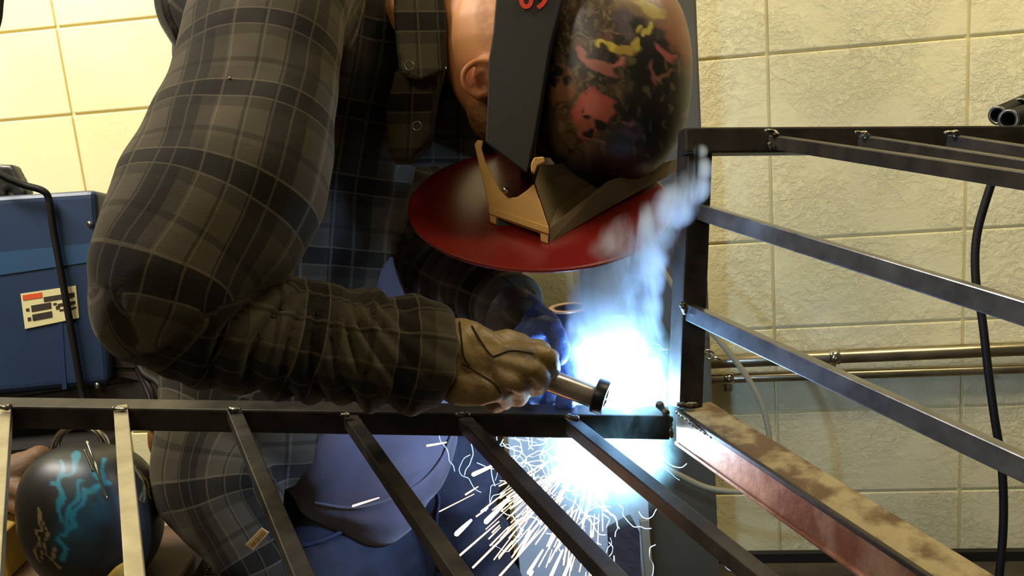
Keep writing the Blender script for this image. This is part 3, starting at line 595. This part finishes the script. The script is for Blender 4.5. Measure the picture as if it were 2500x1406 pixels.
# disc
Dc = W(1318, 492, 1.215); tilt = math.radians(27.3); dn = (UP * math.sin(PI / 2 - tilt) * 1 + FW * 0)  # normal: mostly up, leaning to the viewer
vr = (Dc - CAM).normalized(); dn = (-vr * math.sin(tilt) + (UP - vr * UP.dot(vr)).normalized() * math.cos(tilt)).normalized()
dx = (RT - dn * RT.dot(dn)).normalized(); dy = dn.cross(dx); rad = .170
prof = [(0, .0), (rad - .004, .0), (rad - .001, -.0008), (rad, -.0025), (rad - .001, -.0042), (rad - .004, -.005), (0, -.005)]
Vv = []; F = []; ns = 96
for r, h in prof:
    for k in range(ns):
        t = 2 * PI * k / ns; Vv.append(Dc + dx * (r * math.cos(t)) + dy * (r * math.sin(t)) + dn * h)
F = [(i * ns + k, i * ns + (k + 1) % ns, (i + 1) * ns + (k + 1) % ns, (i + 1) * ns + k) for i in range(len(prof) - 1) for k in range(ns)]
me = mk(Vv, F); bmx = bmesh.new(); bmx.from_mesh(me); bmesh.ops.remove_doubles(bmx, verts=bmx.verts, dist=1e-6); bmx.to_mesh(me); bmx.free()
link('round_shield', me, m_red, hood, smooth=False)
def ondisc(px, py, h=0.0):
    d = (W(px, py, 1) - CAM); t = (Dc + dn * h - CAM).dot(dn) / d.dot(dn); return t * 1.0
def dz(px, py, h=0.0): return ondisc(px, py, h)
zl, zr = dz(1206, 548), dz(1330, 592)
fp = [(1158, 352), (1166, 341), (1180, 343), (1176, 362), (1186, 396), (1222, 465), (1240, 483), (1262, 481), (1285, 466), (1304, 448), (1340, 556), (1338, 596), (1321, 590), (1319, 569), (1212, 531), (1213, 549), (1197, 543), (1193, 505)]
def fz(px): return zl + (zr - zl) * (px - 1206) / 124
br = link('bracket', bevel(mk(*slab([(x, y, fz(x) - .002) for x, y in fp], .010)), .0012, 1), m_tan, hood, smooth=False)
link('bracket_lip', bevel(mk(*slab([(1193, 505, fz(1193) - .005), (1340, 554, fz(1340) - .005), (1340, 572, fz(1340) - .005), (1194, 522, fz(1194) - .005)], .004)), .0006, 1), m_tan, br, smooth=False)
link('bracket_side', bevel(mk(*slab([(1306, 446, zr + .002), (1318, 405, zr + .02), (1400, 395, zr + .09), (1500, 440, zr + .12), (1342, 557, zr + .004)], .006)), .0006, 1), m_tand, hood, smooth=False)
z9 = dz(1650, 415, .01)
link('bracket_rail', bevel(mk(*slab([(1341, 556, zr), (1484, 442, (zr + z9) / 2 - .02), (1655, 385, z9), (1655, 416, z9), (1500, 500, (zr + z9) / 2), (1341, 594, zr)], .007)), .0006, 1), m_tand, hood, smooth=False)
link('pivot_block', bevel(mk(*slab([(x, y, zl - .003) for x, y in ((1213, 533), (1320, 571), (1321, 588), (1282, 582), (1262, 596), (1226, 592), (1212, 572))], .03)), .002, 2), m_blackp, hood, smooth=False)
link('screw', mk(*ball(W(1234, 464, fz(1234) - .006), .0042, .0042, .004, 14, 8)), m_chrome, hood)
link('clip', bevel(mk(*slab([(1296, 400, 1.11), (1304, 384, 1.11), (1328, 382, 1.11), (1330, 396, 1.11), (1312, 404, 1.11), (1304, 424, 1.11), (1297, 418, 1.11)], .012)), .0012, 1), m_tan, hood, smooth=False)

# ------------------------------------------------------------------ torch
tr = thing('welding_torch', 'silver welding torch with a black nozzle held in the brown glove', 'welding torch', W(1400, 940, 1.06))
link('neck_tube', mk(*pipe([(1300, 918, 1.065), (1345, 930, 1.065), (1400, 950, 1.065), (1458, 972, 1.07)], .0128, 24, 24)), m_torch, tr)
def ringmesh(c, ax, ro, ri, h, n=36):
    a = ax.normalized(); s = a.cross(UP).normalized(); t = a.cross(s); V = []; F = []
    for r, z in ((ro, -h), (ro, h), (ri, h), (ri, -h)):
        for k in range(n):
            an = 2 * PI * k / n; V.append(c + (s * math.cos(an) + t * math.sin(an)) * r + a * z)
    for i in range(4):
        for k in range(n): F.append((i * n + k, i * n + (k + 1) % n, ((i + 1) % 4) * n + (k + 1) % n, ((i + 1) % 4) * n + k))
    return V, F
link('nozzle', bevel(mk(*ringmesh(W(1466, 968, 1.068), (RT * .86 - UP * .28 - FW * .2), .0200, .0115, .0068)), .0012, 2), m_nozzle, tr)
link('contact_tip', mk(*pipe([(1458, 972, 1.07), (1478, 980, 1.074)], .0035, 4, 12)), m_rim, tr)
link('handle', mk(*pipe([(1140, 880, 1.06), (1220, 895, 1.063), (1305, 918, 1.065)], .015, 20, 18)), m_blackp, tr)

# ------------------------------------------------------------------ left background
def rbox(pf, depth, m, name, parent, rnd=.012): return link(name, bevel(mk(*slab(pf, depth)), rnd, 4), m, parent, smooth=False)
bz = 1.56
wm = thing('welding_machine', 'blue steel welding machine with black handle and rating label at the left', 'welding machine', W(60, 955, bz + .15))
VB = (FW * .97 + RT * -.0).normalized()
link('case', bevel(mk(*slab([(-240, 492, bz), (232, 462, bz), (266, 938, bz), (-230, 985, bz)], .30)), .014, 4), m_blue, wm, smooth=False)
link('stripe', mk(*slab([(-236, 640, bz - .0015), (240, 592, bz - .0015), (244, 636, bz - .0015), (-235, 706, bz - .0015)], .003)), m_bluel, wm, smooth=False)
link('cable_shadow', mk(*slab([(134, 640, bz - .001), (142, 640, bz - .001), (163, 950, bz - .001), (152, 950, bz - .001)], .002)), m_blued, wm, smooth=False)  # dark strip painting the shadow line of the cable
lb = link('rating_label', mk(*slab([(50, 717, bz - .002), (185, 697, bz - .002), (193, 776, bz - .002), (61, 803, bz - .002)], .003)), m_white, wm, smooth=False)
def onl(u, v):
    a = np.array((50, 717)) * (1 - u) + np.array((185, 697)) * u; b = np.array((61, 803)) * (1 - u) + np.array((193, 776)) * u; return a * (1 - v) + b * v
def lab(u0, v0, u1, v1, m): link('print', mk(*slab([(*onl(*q), bz - .0026) for q in ((u0, v0), (u1, v0), (u1, v1), (u0, v1))], .001)), m, lb, smooth=False)
for q in ((.03, .05, .38, .2, m_orange), (.4, .2, .96, .34, m_ink), (.16, .38, .52, .56, m_ink), (.16, .64, .52, .82, m_ink), (.64, .46, .96, .55, m_ink), (.66, .64, .97, .69, m_ink), (.56, .42, .62, .48, m_ink), (.60, .52, .67, .62, m_ink), (.06, .44, .12, .52, m_ink), (.07, .70, .13, .80, m_ink)): lab(*q)
for x, y in ((219, 547), (237, 941)): link('screw', mk(*ball(W(x, y, bz - .001), .005, .005, .003, 12, 6)), m_chrome, wm)
hd = fuse([slab([(-60, 402, bz + .05), (28, 400, bz + .05), (64, 466, bz + .05), (62, 486, bz + .05), (34, 486, bz + .05), (8, 430, bz + .05), (-60, 432, bz + .05)], .03), slab([(-60, 446, bz + .05), (6, 438, bz + .05), (16, 486, bz + .05), (-60, 490, bz + .05)], .03), slab([(-60, 402, bz + .05), (0, 402, bz + .05), (0, 432, bz + .05), (-60, 432, bz + .05)], .03)], .004, 2)
link('handle', hd, m_blackp, wm)
link('foot_rail', mk(*slab([(-240, 985, bz + .01), (200, 944, bz + .01), (300, 920, bz + .01), (345, 930, bz + .02), (360, 975, bz + .02), (-240, 1010, bz + .01)], .26)), m_cart, wm, smooth=False)
for k in range(4):
    y = 838 + k * 34; link('vent_fin', mk(*slab([(262, y, bz + .03), (332 + k * 6, y + 2, bz + .03), (336 + k * 6, y + 26, bz + .03), (263, y + 24, bz + .03)], .12)), m_vent, wm, smooth=False)
link('vent_back', mk(*slab([(255, 800, bz + .035), (330, 820, bz + .035), (365, 960, bz + .035), (255, 960, bz + .035)], .1)), m_cart, wm, smooth=False)
cab = link('power_cable', mk(*pipe([(-30, 408, bz - .03), (20, 436, bz - .025), (60, 452, bz - .02), (105, 466, bz - .018), (120, 490, bz - .014), (130, 560, bz - .012), (150, 670, bz - .012), (180, 840, bz - .012), (202, 965, bz - .012), (215, 1010, bz - .02)], .0058, 80, 10)), m_black)
tag(cab, 'thin black cable draped over the front of the blue welding machine', 'cable')
for pts, l in (([(300, 830, 1.62), (330, 890, 1.60), (355, 940, 1.58), (372, 990, 1.56), (380, 1060, 1.55)], 'left one of three black leads hanging beside the blue machine'), ([(312, 840, 1.60), (345, 905, 1.58), (372, 960, 1.56), (390, 1040, 1.56)], 'middle one of three black leads hanging beside the blue machine'),
            ([(330, 870, 1.59), (352, 912, 1.57), (385, 935, 1.55), (408, 975, 1.53), (415, 1050, 1.52)], 'rightmost of three black leads, curving out beside the blue machine')):
    tag(link('cable_lead', mk(*pipe(pts, .0058, 40, 10)), m_black), l, 'cable', 'black leads beside the blue machine')
# trolley carrying the machine
t0 = W(60, 1015, bz + .15); cart = thing('trolley', 'dark steel trolley under the blue welding machine', 'trolley', (t0.x, t0.y, 0))
sh = t0.z - .012
link('shelf', mk(*box((t0.x - .02, t0.y, sh), (R0, Vector((0, 1, 0)), ZU), (.24, .17, .009))), m_cart, cart, smooth=False)
for sx in (-.2, .03, .19):
    for sy in (-.14, .14): link('leg', mk(*box((t0.x + sx, t0.y + sy, sh / 2), (R0, Vector((0, 1, 0)), ZU), (.011, .011, sh / 2))), m_cart, cart, smooth=False)
# second blue machine behind the welder's chest
b2 = thing('tool_cabinet', 'blue steel cabinet partly hidden behind the chest of the welder', 'cabinet', Vector((W(1050, 900, 1.85).x, W(1050, 900, 1.85).y, 0)))
cc_ = W(1055, 390, 1.86); hz = cc_.z
link('body', bevel(mk(*box((cc_.x - .03, cc_.y + .08, hz / 2), (WDIR, WN, ZU), (.105, .09, hz / 2))), .008, 2), m_blue, b2, smooth=False)
link('screw', mk(*ball(W(1000, 606, 1.79), .004, .004, .004, 10, 6)), m_chrome, b2)
# second hood hanging on the lower left, with flame decoration
hz_ = 1.32
h2 = thing('welding_hood', 'black welding hood with teal lightning artwork lying on the stool at lower left', 'welding hood', W(215, 1406, hz_))
nu2, nv2 = 200, 160; Vv = []
Hc2 = W(226, 1262, hz_)
for i in range(nv2 + 1):
    ph = PI * i / nv2
    for k in range(nu2):
        th = 2 * PI * k / nu2; cx = math.sin(ph) * math.cos(th); cy = math.cos(ph); cz = math.sin(ph) * math.sin(th); e = 2.5
        r = (abs(cx) ** e + abs(cy) ** e + abs(cz) ** e) ** (-1 / e); w = 1 - .22 * (cy < 0) * abs(cy) ** 1.5
        Vv.append(Hc2 + RT * (.092 * r * cx * w - .012 * cy) + UP * (.102 * r * cy) + FW * (.085 * r * cz))
me = mk(Vv, [(i * nu2 + k, i * nu2 + (k + 1) % nu2, (i + 1) * nu2 + (k + 1) % nu2, (i + 1) * nu2 + k) for i in range(nv2) for k in range(nu2)])
bmx = bmesh.new(); bmx.from_mesh(me); bmesh.ops.remove_doubles(bmx, verts=bmx.verts, dist=1e-7); bmx.to_mesh(me); bmx.free()
P = getco(me); X, Y, Z = topx(P); loc = P - np.array(Hc2); Lx = 222 + loc @ np.array(RT) * FPX / 1.25; Ly = 1235 - loc @ np.array(UP) * FPX / 1.25
Lx, Ly = X, Y
wx = Lx + 6 * F2(Lx, Ly, 70, 170) + 3 * F2(Lx, Ly, 190, 171); wy = Ly + 6 * F2(Lx, Ly, 70, 172) + 3 * F2(Lx, Ly, 190, 173)
C = np.tile(np.array(lin('1d1a14')), (len(P), 1))
blend(ell(200, 1250, 62, 130, .25, .35) * (.25 + .3 * sm(F2(wx, wy, 60, 180), -.4, 1)), '1f5560')
def stroke(pts, w, col, a=1.0):
    for (x0, y0), (x1, y1) in zip(pts[:-1], pts[1:]):
        dx_, dy_ = x1 - x0, y1 - y0; t = np.clip(((wx - x0) * dx_ + (wy - y0) * dy_) / (dx_ ** 2 + dy_ ** 2), 0, 1)
        blend((1 - sm(np.hypot(wx - x0 - t * dx_, wy - y0 - t * dy_), w * .4, w)) * a, col)
for pts in ([(138, 1130), (146, 1160), (180, 1150), (188, 1110)], [(146, 1165), (146, 1270)], [(135, 1172), (150, 1172), (152, 1215)], [(235, 1160), (262, 1175), (215, 1200), (195, 1230), (180, 1270)], [(258, 1120), (250, 1165)], [(140, 1310), (160, 1340), (150, 1370)], [(150, 1300), (180, 1280), (175, 1250)], [(205, 1180), (170, 1240), (160, 1300)]): stroke(pts, 8, '1c7688', .9)
for pts in ([(92, 1240), (88, 1262), (108, 1305), (85, 1300), (90, 1345), (100, 1380)], [(92, 1240), (98, 1270), (118, 1300), (112, 1330), (124, 1360), (150, 1388)], [(84, 1306), (108, 1345), (110, 1370)], [(130, 1335), (138, 1360), (130, 1375)], [(330, 1140), (345, 1175), (340, 1215)], [(342, 1150), (360, 1190), (372, 1215)], [(335, 1160), (352, 1200), (350, 1222)]): stroke(pts, 2.6, '8c7a50', .85)
for k in range(5): stroke([(84 + k * 9, 1180 + k * -4), (116 + k * 3, 1232 - k * 11)], 1.8, '0a0806', .8)
paint(me, C); link('shell', me, m_art, h2)
link('visor_edge', mk(*pipe([(212, 1078, hz_ - .052), (232, 1132, hz_ - .070), (262, 1222, hz_ - .080)], .0021, 16, 8)), m_chrome, h2)
link('visor_edge', mk(*pipe([(206, 1098, hz_ - .060), (228, 1150, hz_ - .076)], .0018, 16, 8)), m_snap, h2)
rq = W(196, 1100, 1.47); link_ = [rq + RT * (.040 * math.cos(t)) + UP * (.040 * math.sin(t)) for t in np.linspace(-.3, PI + .55, 40)]
tag(link('clamp_ring', mk(*sweep(link_, .0055, .012, 12)), m_chrome), 'curved bright metal clamp ring standing behind the hood at lower left', 'ring')
tag(link('leather_glove', fuse([limb([(-40, 1230, 1.42, 60), (20, 1170, 1.42, 52), (60, 1150, 1.42, 50)], 16, 18), limb([(60, 1150, 1.42, 48), (95, 1120, 1.42, 34)], 8, 16), limb([(20, 1190, 1.40, 30), (60, 1200, 1.38, 22), (88, 1190, 1.37, 16)], 12, 14), limb([(10, 1215, 1.40, 26), (50, 1240, 1.38, 20)], 12, 14)], .003, 3), m_brown), 'crumpled brown leather glove at the far left under the rail', 'glove')
tq = W(372, 1090, 1.5)
tl = thing('rusty_clamp', 'orange-brown rusty clamp hanging between the hood and the jacket', 'clamp', tq)
link('jaw', fuse([limb([(376, 1050, 1.5, 16), (382, 1085, 1.5, 20), (384, 1115, 1.5, 12)], 12, 12)], .0025, 2), mat('rust_orange', '8a5a20', .6, .3, c2='3a2412', nscale=40), tl)
link('bolt', mk(*ball(W(374, 1048, 1.485), .006, .006, .006, 10, 6)), m_chrome, tl); link('strap', bevel(mk(*slab([(378, 1105, 1.5), (398, 1090, 1.5), (372, 1170, 1.5), (360, 1195, 1.5)], .004)), .0008, 1), m_brown, tl, smooth=False)
# stool with yellow box
st_top = W(215, 1406, hz_).z - .012; sx0, sy0 = W(180, 1406, hz_).x, W(180, 1406, hz_).y
stl = thing('stool', 'low dark wooden stool at the lower left carrying the hood', 'stool', (sx0, sy0, 0))
link('seat', bevel(mk(*box((sx0 - .02, sy0 + .03, st_top - .012), (R0, Vector((0, 1, 0)), ZU), (.17, .14, .012))), .003, 1), m_wood, stl, smooth=False)
for sx in (-.16, .12):
    for sy in (-.07, .14): link('leg', mk(*box((sx0 + sx, sy0 + sy, (st_top - .024) / 2), (R0, Vector((0, 1, 0)), ZU), (.013, .013, (st_top - .024) / 2))), m_wood, stl, smooth=False)
yb = W(-5, 1372, 1.40); yx = box((yb.x - .01, yb.y, st_top + .034), (R0, Vector((0, 1, 0)), ZU), (.05, .045, .034))
yr = link('carton', bevel(mk(*yx), .002, 1), m_yellow, smooth=False); tag(yr, 'small yellow carton at the lower left corner beside the hood', 'carton')
tag(link('rag', fuse([limb([(275, 1420, 1.24, 20), (292, 1392, 1.24, 14), (300, 1378, 1.24, 6)], 8, 10)], .002, 2), m_yellow), 'yellow rag corner poking up beside the first bright bar', 'rag')
# dark pipe leg and coil spring beyond the jacket tail
tq = W(487, 1330, 1.5); rk = thing('pipe_stand', 'dark vertical pipe stand behind the jacket tail near the bottom edge', 'stand', (tq.x, tq.y, 0))
link('pole', mk(*sweep([Vector((tq.x, tq.y, 0.005)), Vector((tq.x, tq.y, .3)), Vector((tq.x, tq.y, W(487, 1280, 1.5).z))], .0125, None, 16, True, True)), m_column, rk)
link('base', bevel(mk(*box((tq.x, tq.y, .006), (R0, Vector((0, 1, 0)), ZU), (.06, .06, .006))), .001, 1), m_cart, rk, smooth=False)
cpts = []
for k in range(160):
    t = k / 160; q = Vector(W(512 + 30 * t, 1410 - 62 * t, 1.46)); an = t * 2 * PI * 9; cpts.append(q + RT * (.010 * math.cos(an)) + FW * (.010 * math.sin(an)))
tag(link('coil_spring', mk(*sweep(cpts, .0016, None, 6)), m_snap), 'short coiled metal spring at the bottom edge beside the jacket tag', 'spring')

# ------------------------------------------------------------------ behind and below the weld
g0 = W(1395, 842, 1.62); bn = thing('scrap_bin', 'light grey sheet metal bin standing behind the weld', 'bin', (g0.x, g0.y + .1, 0))
bt = g0.z; bxc = g0.x - .005
link('front_panel', bevel(mk(*box((bxc, g0.y - .02, bt / 2), (R0, Vector((0, 1, 0)), ZU), (.118, .004, bt / 2))), .001, 1), m_sheet, bn, smooth=False)
link('top', bevel(mk(*box((bxc, g0.y + .07, bt - .004), (R0, Vector((0, 1, 0)), ZU), (.122, .10, .006))), .001, 1), m_bin, bn, smooth=False)
for s in (-1, 1): link('side_panel', mk(*box((bxc + s * .116, g0.y + .07, bt / 2 - .01), (R0, Vector((0, 1, 0)), ZU), (.002, .09, bt / 2 - .01))), m_sheet, bn, smooth=False)
rc = W(1388, 752, 1.62); pz = Vector((rc.x, rc.y, 0))
pt = thing('pipe_offcut', 'short dark pipe offcut with bright cut rim standing on the grey bin', 'pipe', (rc.x, rc.y, bt + .002))
h = rc.z - bt - .002; cp = Vector((rc.x, rc.y, bt + .002 + h / 2))
link('tube_wall', bevel(mk(*ringmesh(cp, ZU, .034, .026, h / 2 - .001, 40)), .0008, 1), m_ring, pt)
link('cut_edge', bevel(mk(*ringmesh(Vector((rc.x, rc.y, rc.z)), ZU, .0345, .0255, .002, 40)), .0006, 1), m_rim, pt)
q = W(1522, 1345, 1.52); tag(link('wire_brush', bevel(mk(*slab([(1488, 1300, 1.5), (1545, 1268, 1.5), (1562, 1300, 1.5), (1590, 2046, 1.5), (1520, 2046, 1.5)], .04)), .003, 2), m_brick, smooth=False), 'dark bristly brush block below the sparks', 'brush')
s0 = W(1572, 1268, 1.5); s1 = W(1574, 1440, 1.5); tag(link('wooden_lath', bevel(mk(*bar(s0, Vector((s1.x + .02, s1.y, .0)), .0135, .01, FW)), .001, 1), m_strip, smooth=False), 'narrow pale upright lath beside the dark brush below the weld', 'lath')
tag(link('air_hose', mk(*pipe([(1575, 560, 1.70), (1602, 628, 1.70), (1645, 700, 1.70), (1700, 770, 1.69), (1750, 825, 1.69), (1810, 900, 1.69), (1852, 970, 1.69), (1874, 1040, 1.69), (1878, 1100, 1.69), (1868, 1160, 1.69), (1830, 1196, 1.69), (1780, 1199, 1.69), (1720, 1188, 1.69), (1660, 1160, 1.68), (1600, 1130, 1.67)], .0052, 120, 10)), m_galv), 'thin beige hose looping in front of the grey column', 'hose')
# chain
chn = thing('chain', 'short bright steel chain hooked on the grey column beside the post', 'chain', W(1715, 862, 1.66))
def chlink(a, b, flip):
    c = (a + b) / 2; d = (b - a).normalized(); s = (d.cross(FW)).normalized(); s = s if flip else FW; Lh = (b - a).length * .72; P = []
    for t in np.linspace(0, 2 * PI, 25): P.append(c + d * (Lh * math.cos(t)) + s * (.0075 * math.sin(t)))
    return sweep(P, .0022, None, 8)
cps = [W(x, y, 1.70) for x, y in ((1570, 852), (1590, 850), (1610, 852), (1632, 856), (1655, 858), (1680, 856), (1704, 856), (1722, 862), (1740, 870), (1756, 876))]
for k in range(len(cps) - 1): link('link', mk(*chlink(cps[k], cps[k + 1], k % 2)), m_chrome, chn)
# right: black cable and couplings
tag(link('black_cable', mk(*pipe([(2475, 330, 1.62), (2440, 400, 1.64), (2410, 480, 1.65), (2384, 580, 1.66), (2382, 680, 1.66), (2398, 780, 1.66), (2412, 900, 1.66), (2428, 1020, 1.66), (2444, 1120, 1.66), (2450, 1220, 1.66), (2448, 1310, 1.66), (2440, 1400, 1.66), (2432, 1480, 1.66)], .0072, 140, 12)), m_black), 'thick black cable hanging down the right side in front of the block wall', 'cable')
for k, (a, b_, r, l) in enumerate([((2436, 282, 1.58), (2520, 245, 1.64), .0155, 'leftmost black rubber coupling of the bundle above the top rail'), ((2462, 292, 1.54), (2540, 268, 1.60), .0165, 'lower black coupling nearest the top rail at the right edge'), ((2490, 262, 1.60), (2560, 232, 1.66), .0155, 'upper black coupling cut by the right edge of the picture')]):
    A, B_ = W(*a), W(*b_); rt = thing('coupling', l, 'coupling', A, 'black couplings at the right edge')
    link('sleeve', bevel(mk(*ringmesh((A + B_) / 2, B_ - A, r, r * .72, (B_ - A).length / 2, 28)), .0008, 1), m_black, rt)
    link('rim', mk(*ringmesh(A, B_ - A, r * 1.04, r * .74, .0015, 28)), m_snap, rt)
tag(link('overhead_cable', mk(*pipe([(-6, -320, 1.5), (2, -60, 1.5), (0, 10, 1.5), (-10, 70, 1.5), (-60, 200, 1.5)], .0055, 30, 8)), m_black), 'black cable just entering the top left corner', 'cable')

# ------------------------------------------------------------------ sparks
def spark(p0, p1, r, m, label, group):
    n = 7; C = [p0.lerp(p1, t) for t in np.linspace(0, 1, n)]; rr = [r * (.25 + .75 * math.sin(.35 + 1.2 * t)) for t in np.linspace(0, 1, n)]
    tag(link('spark', mk(*sweep(C, rr, None, 6)), m), label, 'spark', group)
big = [(1156, 1158, 1205, 1136, 5, 1), (1115, 1303, 1150, 1270, 6, 1), (1187, 1273, 1243, 1217, 6, 1), (862, 1235, 925, 1215, 2.6, 0), (1043, 1088, 1090, 1080, 2.6, 0), (1137, 1207, 1167, 1188, 2, 0),
       (1112, 1365, 1218, 1273, 2.4, 1), (1155, 1385, 1300, 1240, 2.4, 1), (1220, 1406, 1325, 1290, 2.6, 1), (1290, 1398, 1325, 1343, 4, 1), (1345, 1406, 1374, 1343, 4, 1), (1375, 1412, 1398, 1353, 4, 1), (1175, 1248, 1232, 1203, 2, 0), (1300, 1395, 1283, 1430, 3, 1)]
names = ['thick short spark just right of the jeans seam, under the fourth dark bar', 'thick spark lowest at the left edge of the shower', 'thick bright spark beside the one lowest at the left', 'lone orange spark streak across the lower hem of the blue shirt', 'lone small orange spark streak under the rail, on the upper right of the shirt', 'faint thin orange spark between the shirt and the thick short spark',
 'long thin spark leaving the fourth dark bar toward lower left', 'very long thin spark crossing the dark trouser leg', 'long thin spark reaching the bottom edge left of the grey sheet', 'thick stubby spark at the bottom, leftmost of three parallel ones', 'middle of three parallel thick sparks at the bottom', 'rightmost of three parallel thick sparks at the bottom', 'thin dim spark above the pair of thick ones at the left', 'short thick spark cut by the bottom edge']
for (x0, y0, x1, y1, r, hot), nm in zip(big, names):
    z = 1.17 if hot else 1.2; spark(W(x1, y1, z + .01), W(x0, y0, z - .01), r * 1.15 / FPX, m_sparkhot if hot and r > 3.5 else m_spark, nm, 'large sparks flying out below the weld')
r_ = random.Random(5)
for k in range(190):
    a = r_.triangular(math.radians(200), math.radians(282), math.radians(228)); d0 = r_.uniform(40, 290) * (1 if k % 3 else 1.15); L = r_.uniform(25, 95)
    z = r_.uniform(1.12, 1.26); ox, oy = 1455 + r_.uniform(-35, 45), 1062 + r_.uniform(0, 25)
    x0, y0 = ox + math.cos(a) * d0, oy - math.sin(a) * d0; x1, y1 = x0 + math.cos(a) * L, y0 - math.sin(a) * L
    spark(W(x0, y0, z), W(x1, y1, z + r_.uniform(-.02, .02)), r_.uniform(.8, 1.9) * 1.15 / FPX, m_sparkhot if d0 < 130 else m_spark, 'thin glowing spark in the dense shower just below the weld', 'fine sparks in the shower below the weld')
# fine smoke threads
parts = []
def wisp(x, y, z, n, step, seed, r=.0006):
    rr = random.Random(seed); a = rr.uniform(0, 6.28); P = []
    for _ in range(n):
        P.append(W(x, y, z)); a += rr.gauss(0, .55); x += math.cos(a) * step; y += math.sin(a) * step; z += rr.uniform(-.004, .004)
    return sweep(catmull(P, n * 3), r * 1.0, None, 5)
for k in range(95):
    x = r_.gauss(1400, 95); y = r_.uniform(1075, 1330) if k % 2 else r_.uniform(1068, 1160)
    parts.append(wisp(x, y, r_.uniform(1.18, 1.3), r_.randint(5, 12), r_.uniform(8, 16), k, r_.uniform(.0003, .0009)))
for k, (x, y) in enumerate([(1135, 1060), (1165, 1130), (1110, 1150), (1560, 1250), (1590, 1290), (1620, 1110), (1585, 1100), (1600, 1330), (1230, 1220), (1290, 1070), (1330, 1090)]): parts.append(wisp(x, y, 1.2, 9, 14, 200 + k, .0006))
tag(link('smoke_threads', mk(*join(parts)), m_wisp), 'tangle of fine blue-white smoke threads below the weld', 'smoke', kind='stuff')
# weld arc, its glare put in as glow, and smoke plume (volumes)
def volmat(name, dens, scat, emi, escale, scale, stretch, thr, dist=1.2, an=.2):
    m = bpy.data.materials.new(name); m.use_nodes = True; nt = m.node_tree; nt.nodes.remove(nt.nodes['Principled BSDF'])
    v = N(nt, 'ShaderNodeVolumePrincipled'); nt.links.new(v.outputs[0], nt.nodes['Material Output'].inputs['Volume'])
    v.inputs['Color'].default_value = (*scat, 1); v.inputs['Anisotropy'].default_value = an; v.inputs['Density'].default_value = 0
    f = noise(nt, scale, 4, .6, dist, stretch=stretch); f = ramp(nt, f, [(thr[0], g(0)), (thr[1], g(1))])
    at = N(nt, 'ShaderNodeAttribute', attribute_name='none')
    return m, nt, v, f
def edge(nt, c, r, pw=1.5):   # soft fall-off with distance from a point of the scene
    gq = N(nt, 'ShaderNodeNewGeometry'); d = N(nt, 'ShaderNodeVectorMath', operation='DISTANCE'); nt.links.new(gq.outputs['Position'], d.inputs[0]); d.inputs[1].default_value = c
    x = mth(nt, 'SUBTRACT', 1.0, mth(nt, 'DIVIDE', d.outputs['Value'], r)); x = mth(nt, 'MAXIMUM', x, 0.0); return mth(nt, 'POWER', x, pw)
m_smoke, nt, v, f = volmat('arc_smoke', 0, (.82, .93, 1), 0, 0, 16, (1.0, 1.0, .42), (.44, .66))
sp_ = [(1530, 1000, 1.13, 50), (1515, 930, 1.13, 90), (1500, 840, 1.14, 118), (1500, 740, 1.13, 116), (1525, 640, 1.12, 104), (1590, 560, 1.08, 70), (1660, 490, 1.03, 56), (1705, 430, 1.01, 40), (1710, 370, 1.01, 20)]
tot = None
Pc = catmull([[*W(a[0], a[1], a[2]), a[3] * a[2] / FPX] for a in sp_], 12)
for q in Pc:
    e = edge(nt, tuple(q[:3]), q[3] * 1.05, 1.0); tot = e if tot is None else mth(nt, 'MAXIMUM', tot, e)
nt.links.new(mth(nt, 'MULTIPLY', mth(nt, 'MULTIPLY', f, mth(nt, 'MINIMUM', mth(nt, 'MULTIPLY', tot, 1.6), 1.0)), 95.0), v.inputs['Density'])
me = mk(*limb([(a, b, c, d * 1.15) for a, b, c, d in sp_], 40, 24)); tag(link('smoke_plume', me, m_smoke), 'rising bluish-white welding smoke above the arc', 'smoke', kind='stuff')
m_glare, nt, v, f = volmat('arc_glare', 0, (1, 1, 1), 0, 0, 34, (1, 1, .6), (.36, .62))  # emission spread well beyond the arc paints its glare
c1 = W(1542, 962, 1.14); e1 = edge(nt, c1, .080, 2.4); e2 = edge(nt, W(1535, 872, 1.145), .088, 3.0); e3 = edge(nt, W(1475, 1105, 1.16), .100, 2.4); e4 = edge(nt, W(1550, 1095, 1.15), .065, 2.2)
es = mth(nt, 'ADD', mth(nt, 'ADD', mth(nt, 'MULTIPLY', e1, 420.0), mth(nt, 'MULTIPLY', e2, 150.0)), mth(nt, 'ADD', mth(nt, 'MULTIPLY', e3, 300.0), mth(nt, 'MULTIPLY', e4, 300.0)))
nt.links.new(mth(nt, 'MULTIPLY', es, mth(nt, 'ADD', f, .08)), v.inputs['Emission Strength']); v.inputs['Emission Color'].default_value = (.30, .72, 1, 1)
me = mk(*limb([(1515, 760, 1.145, 90), (1515, 860, 1.145, 140), (1525, 960, 1.145, 160), (1520, 1060, 1.155, 170), (1490, 1120, 1.16, 185), (1480, 1220, 1.16, 120)], 30, 24)); tag(link('arc_flare', me, m_glare), 'blinding blue-white welding arc and its glare at the corner of the frame', 'arc')
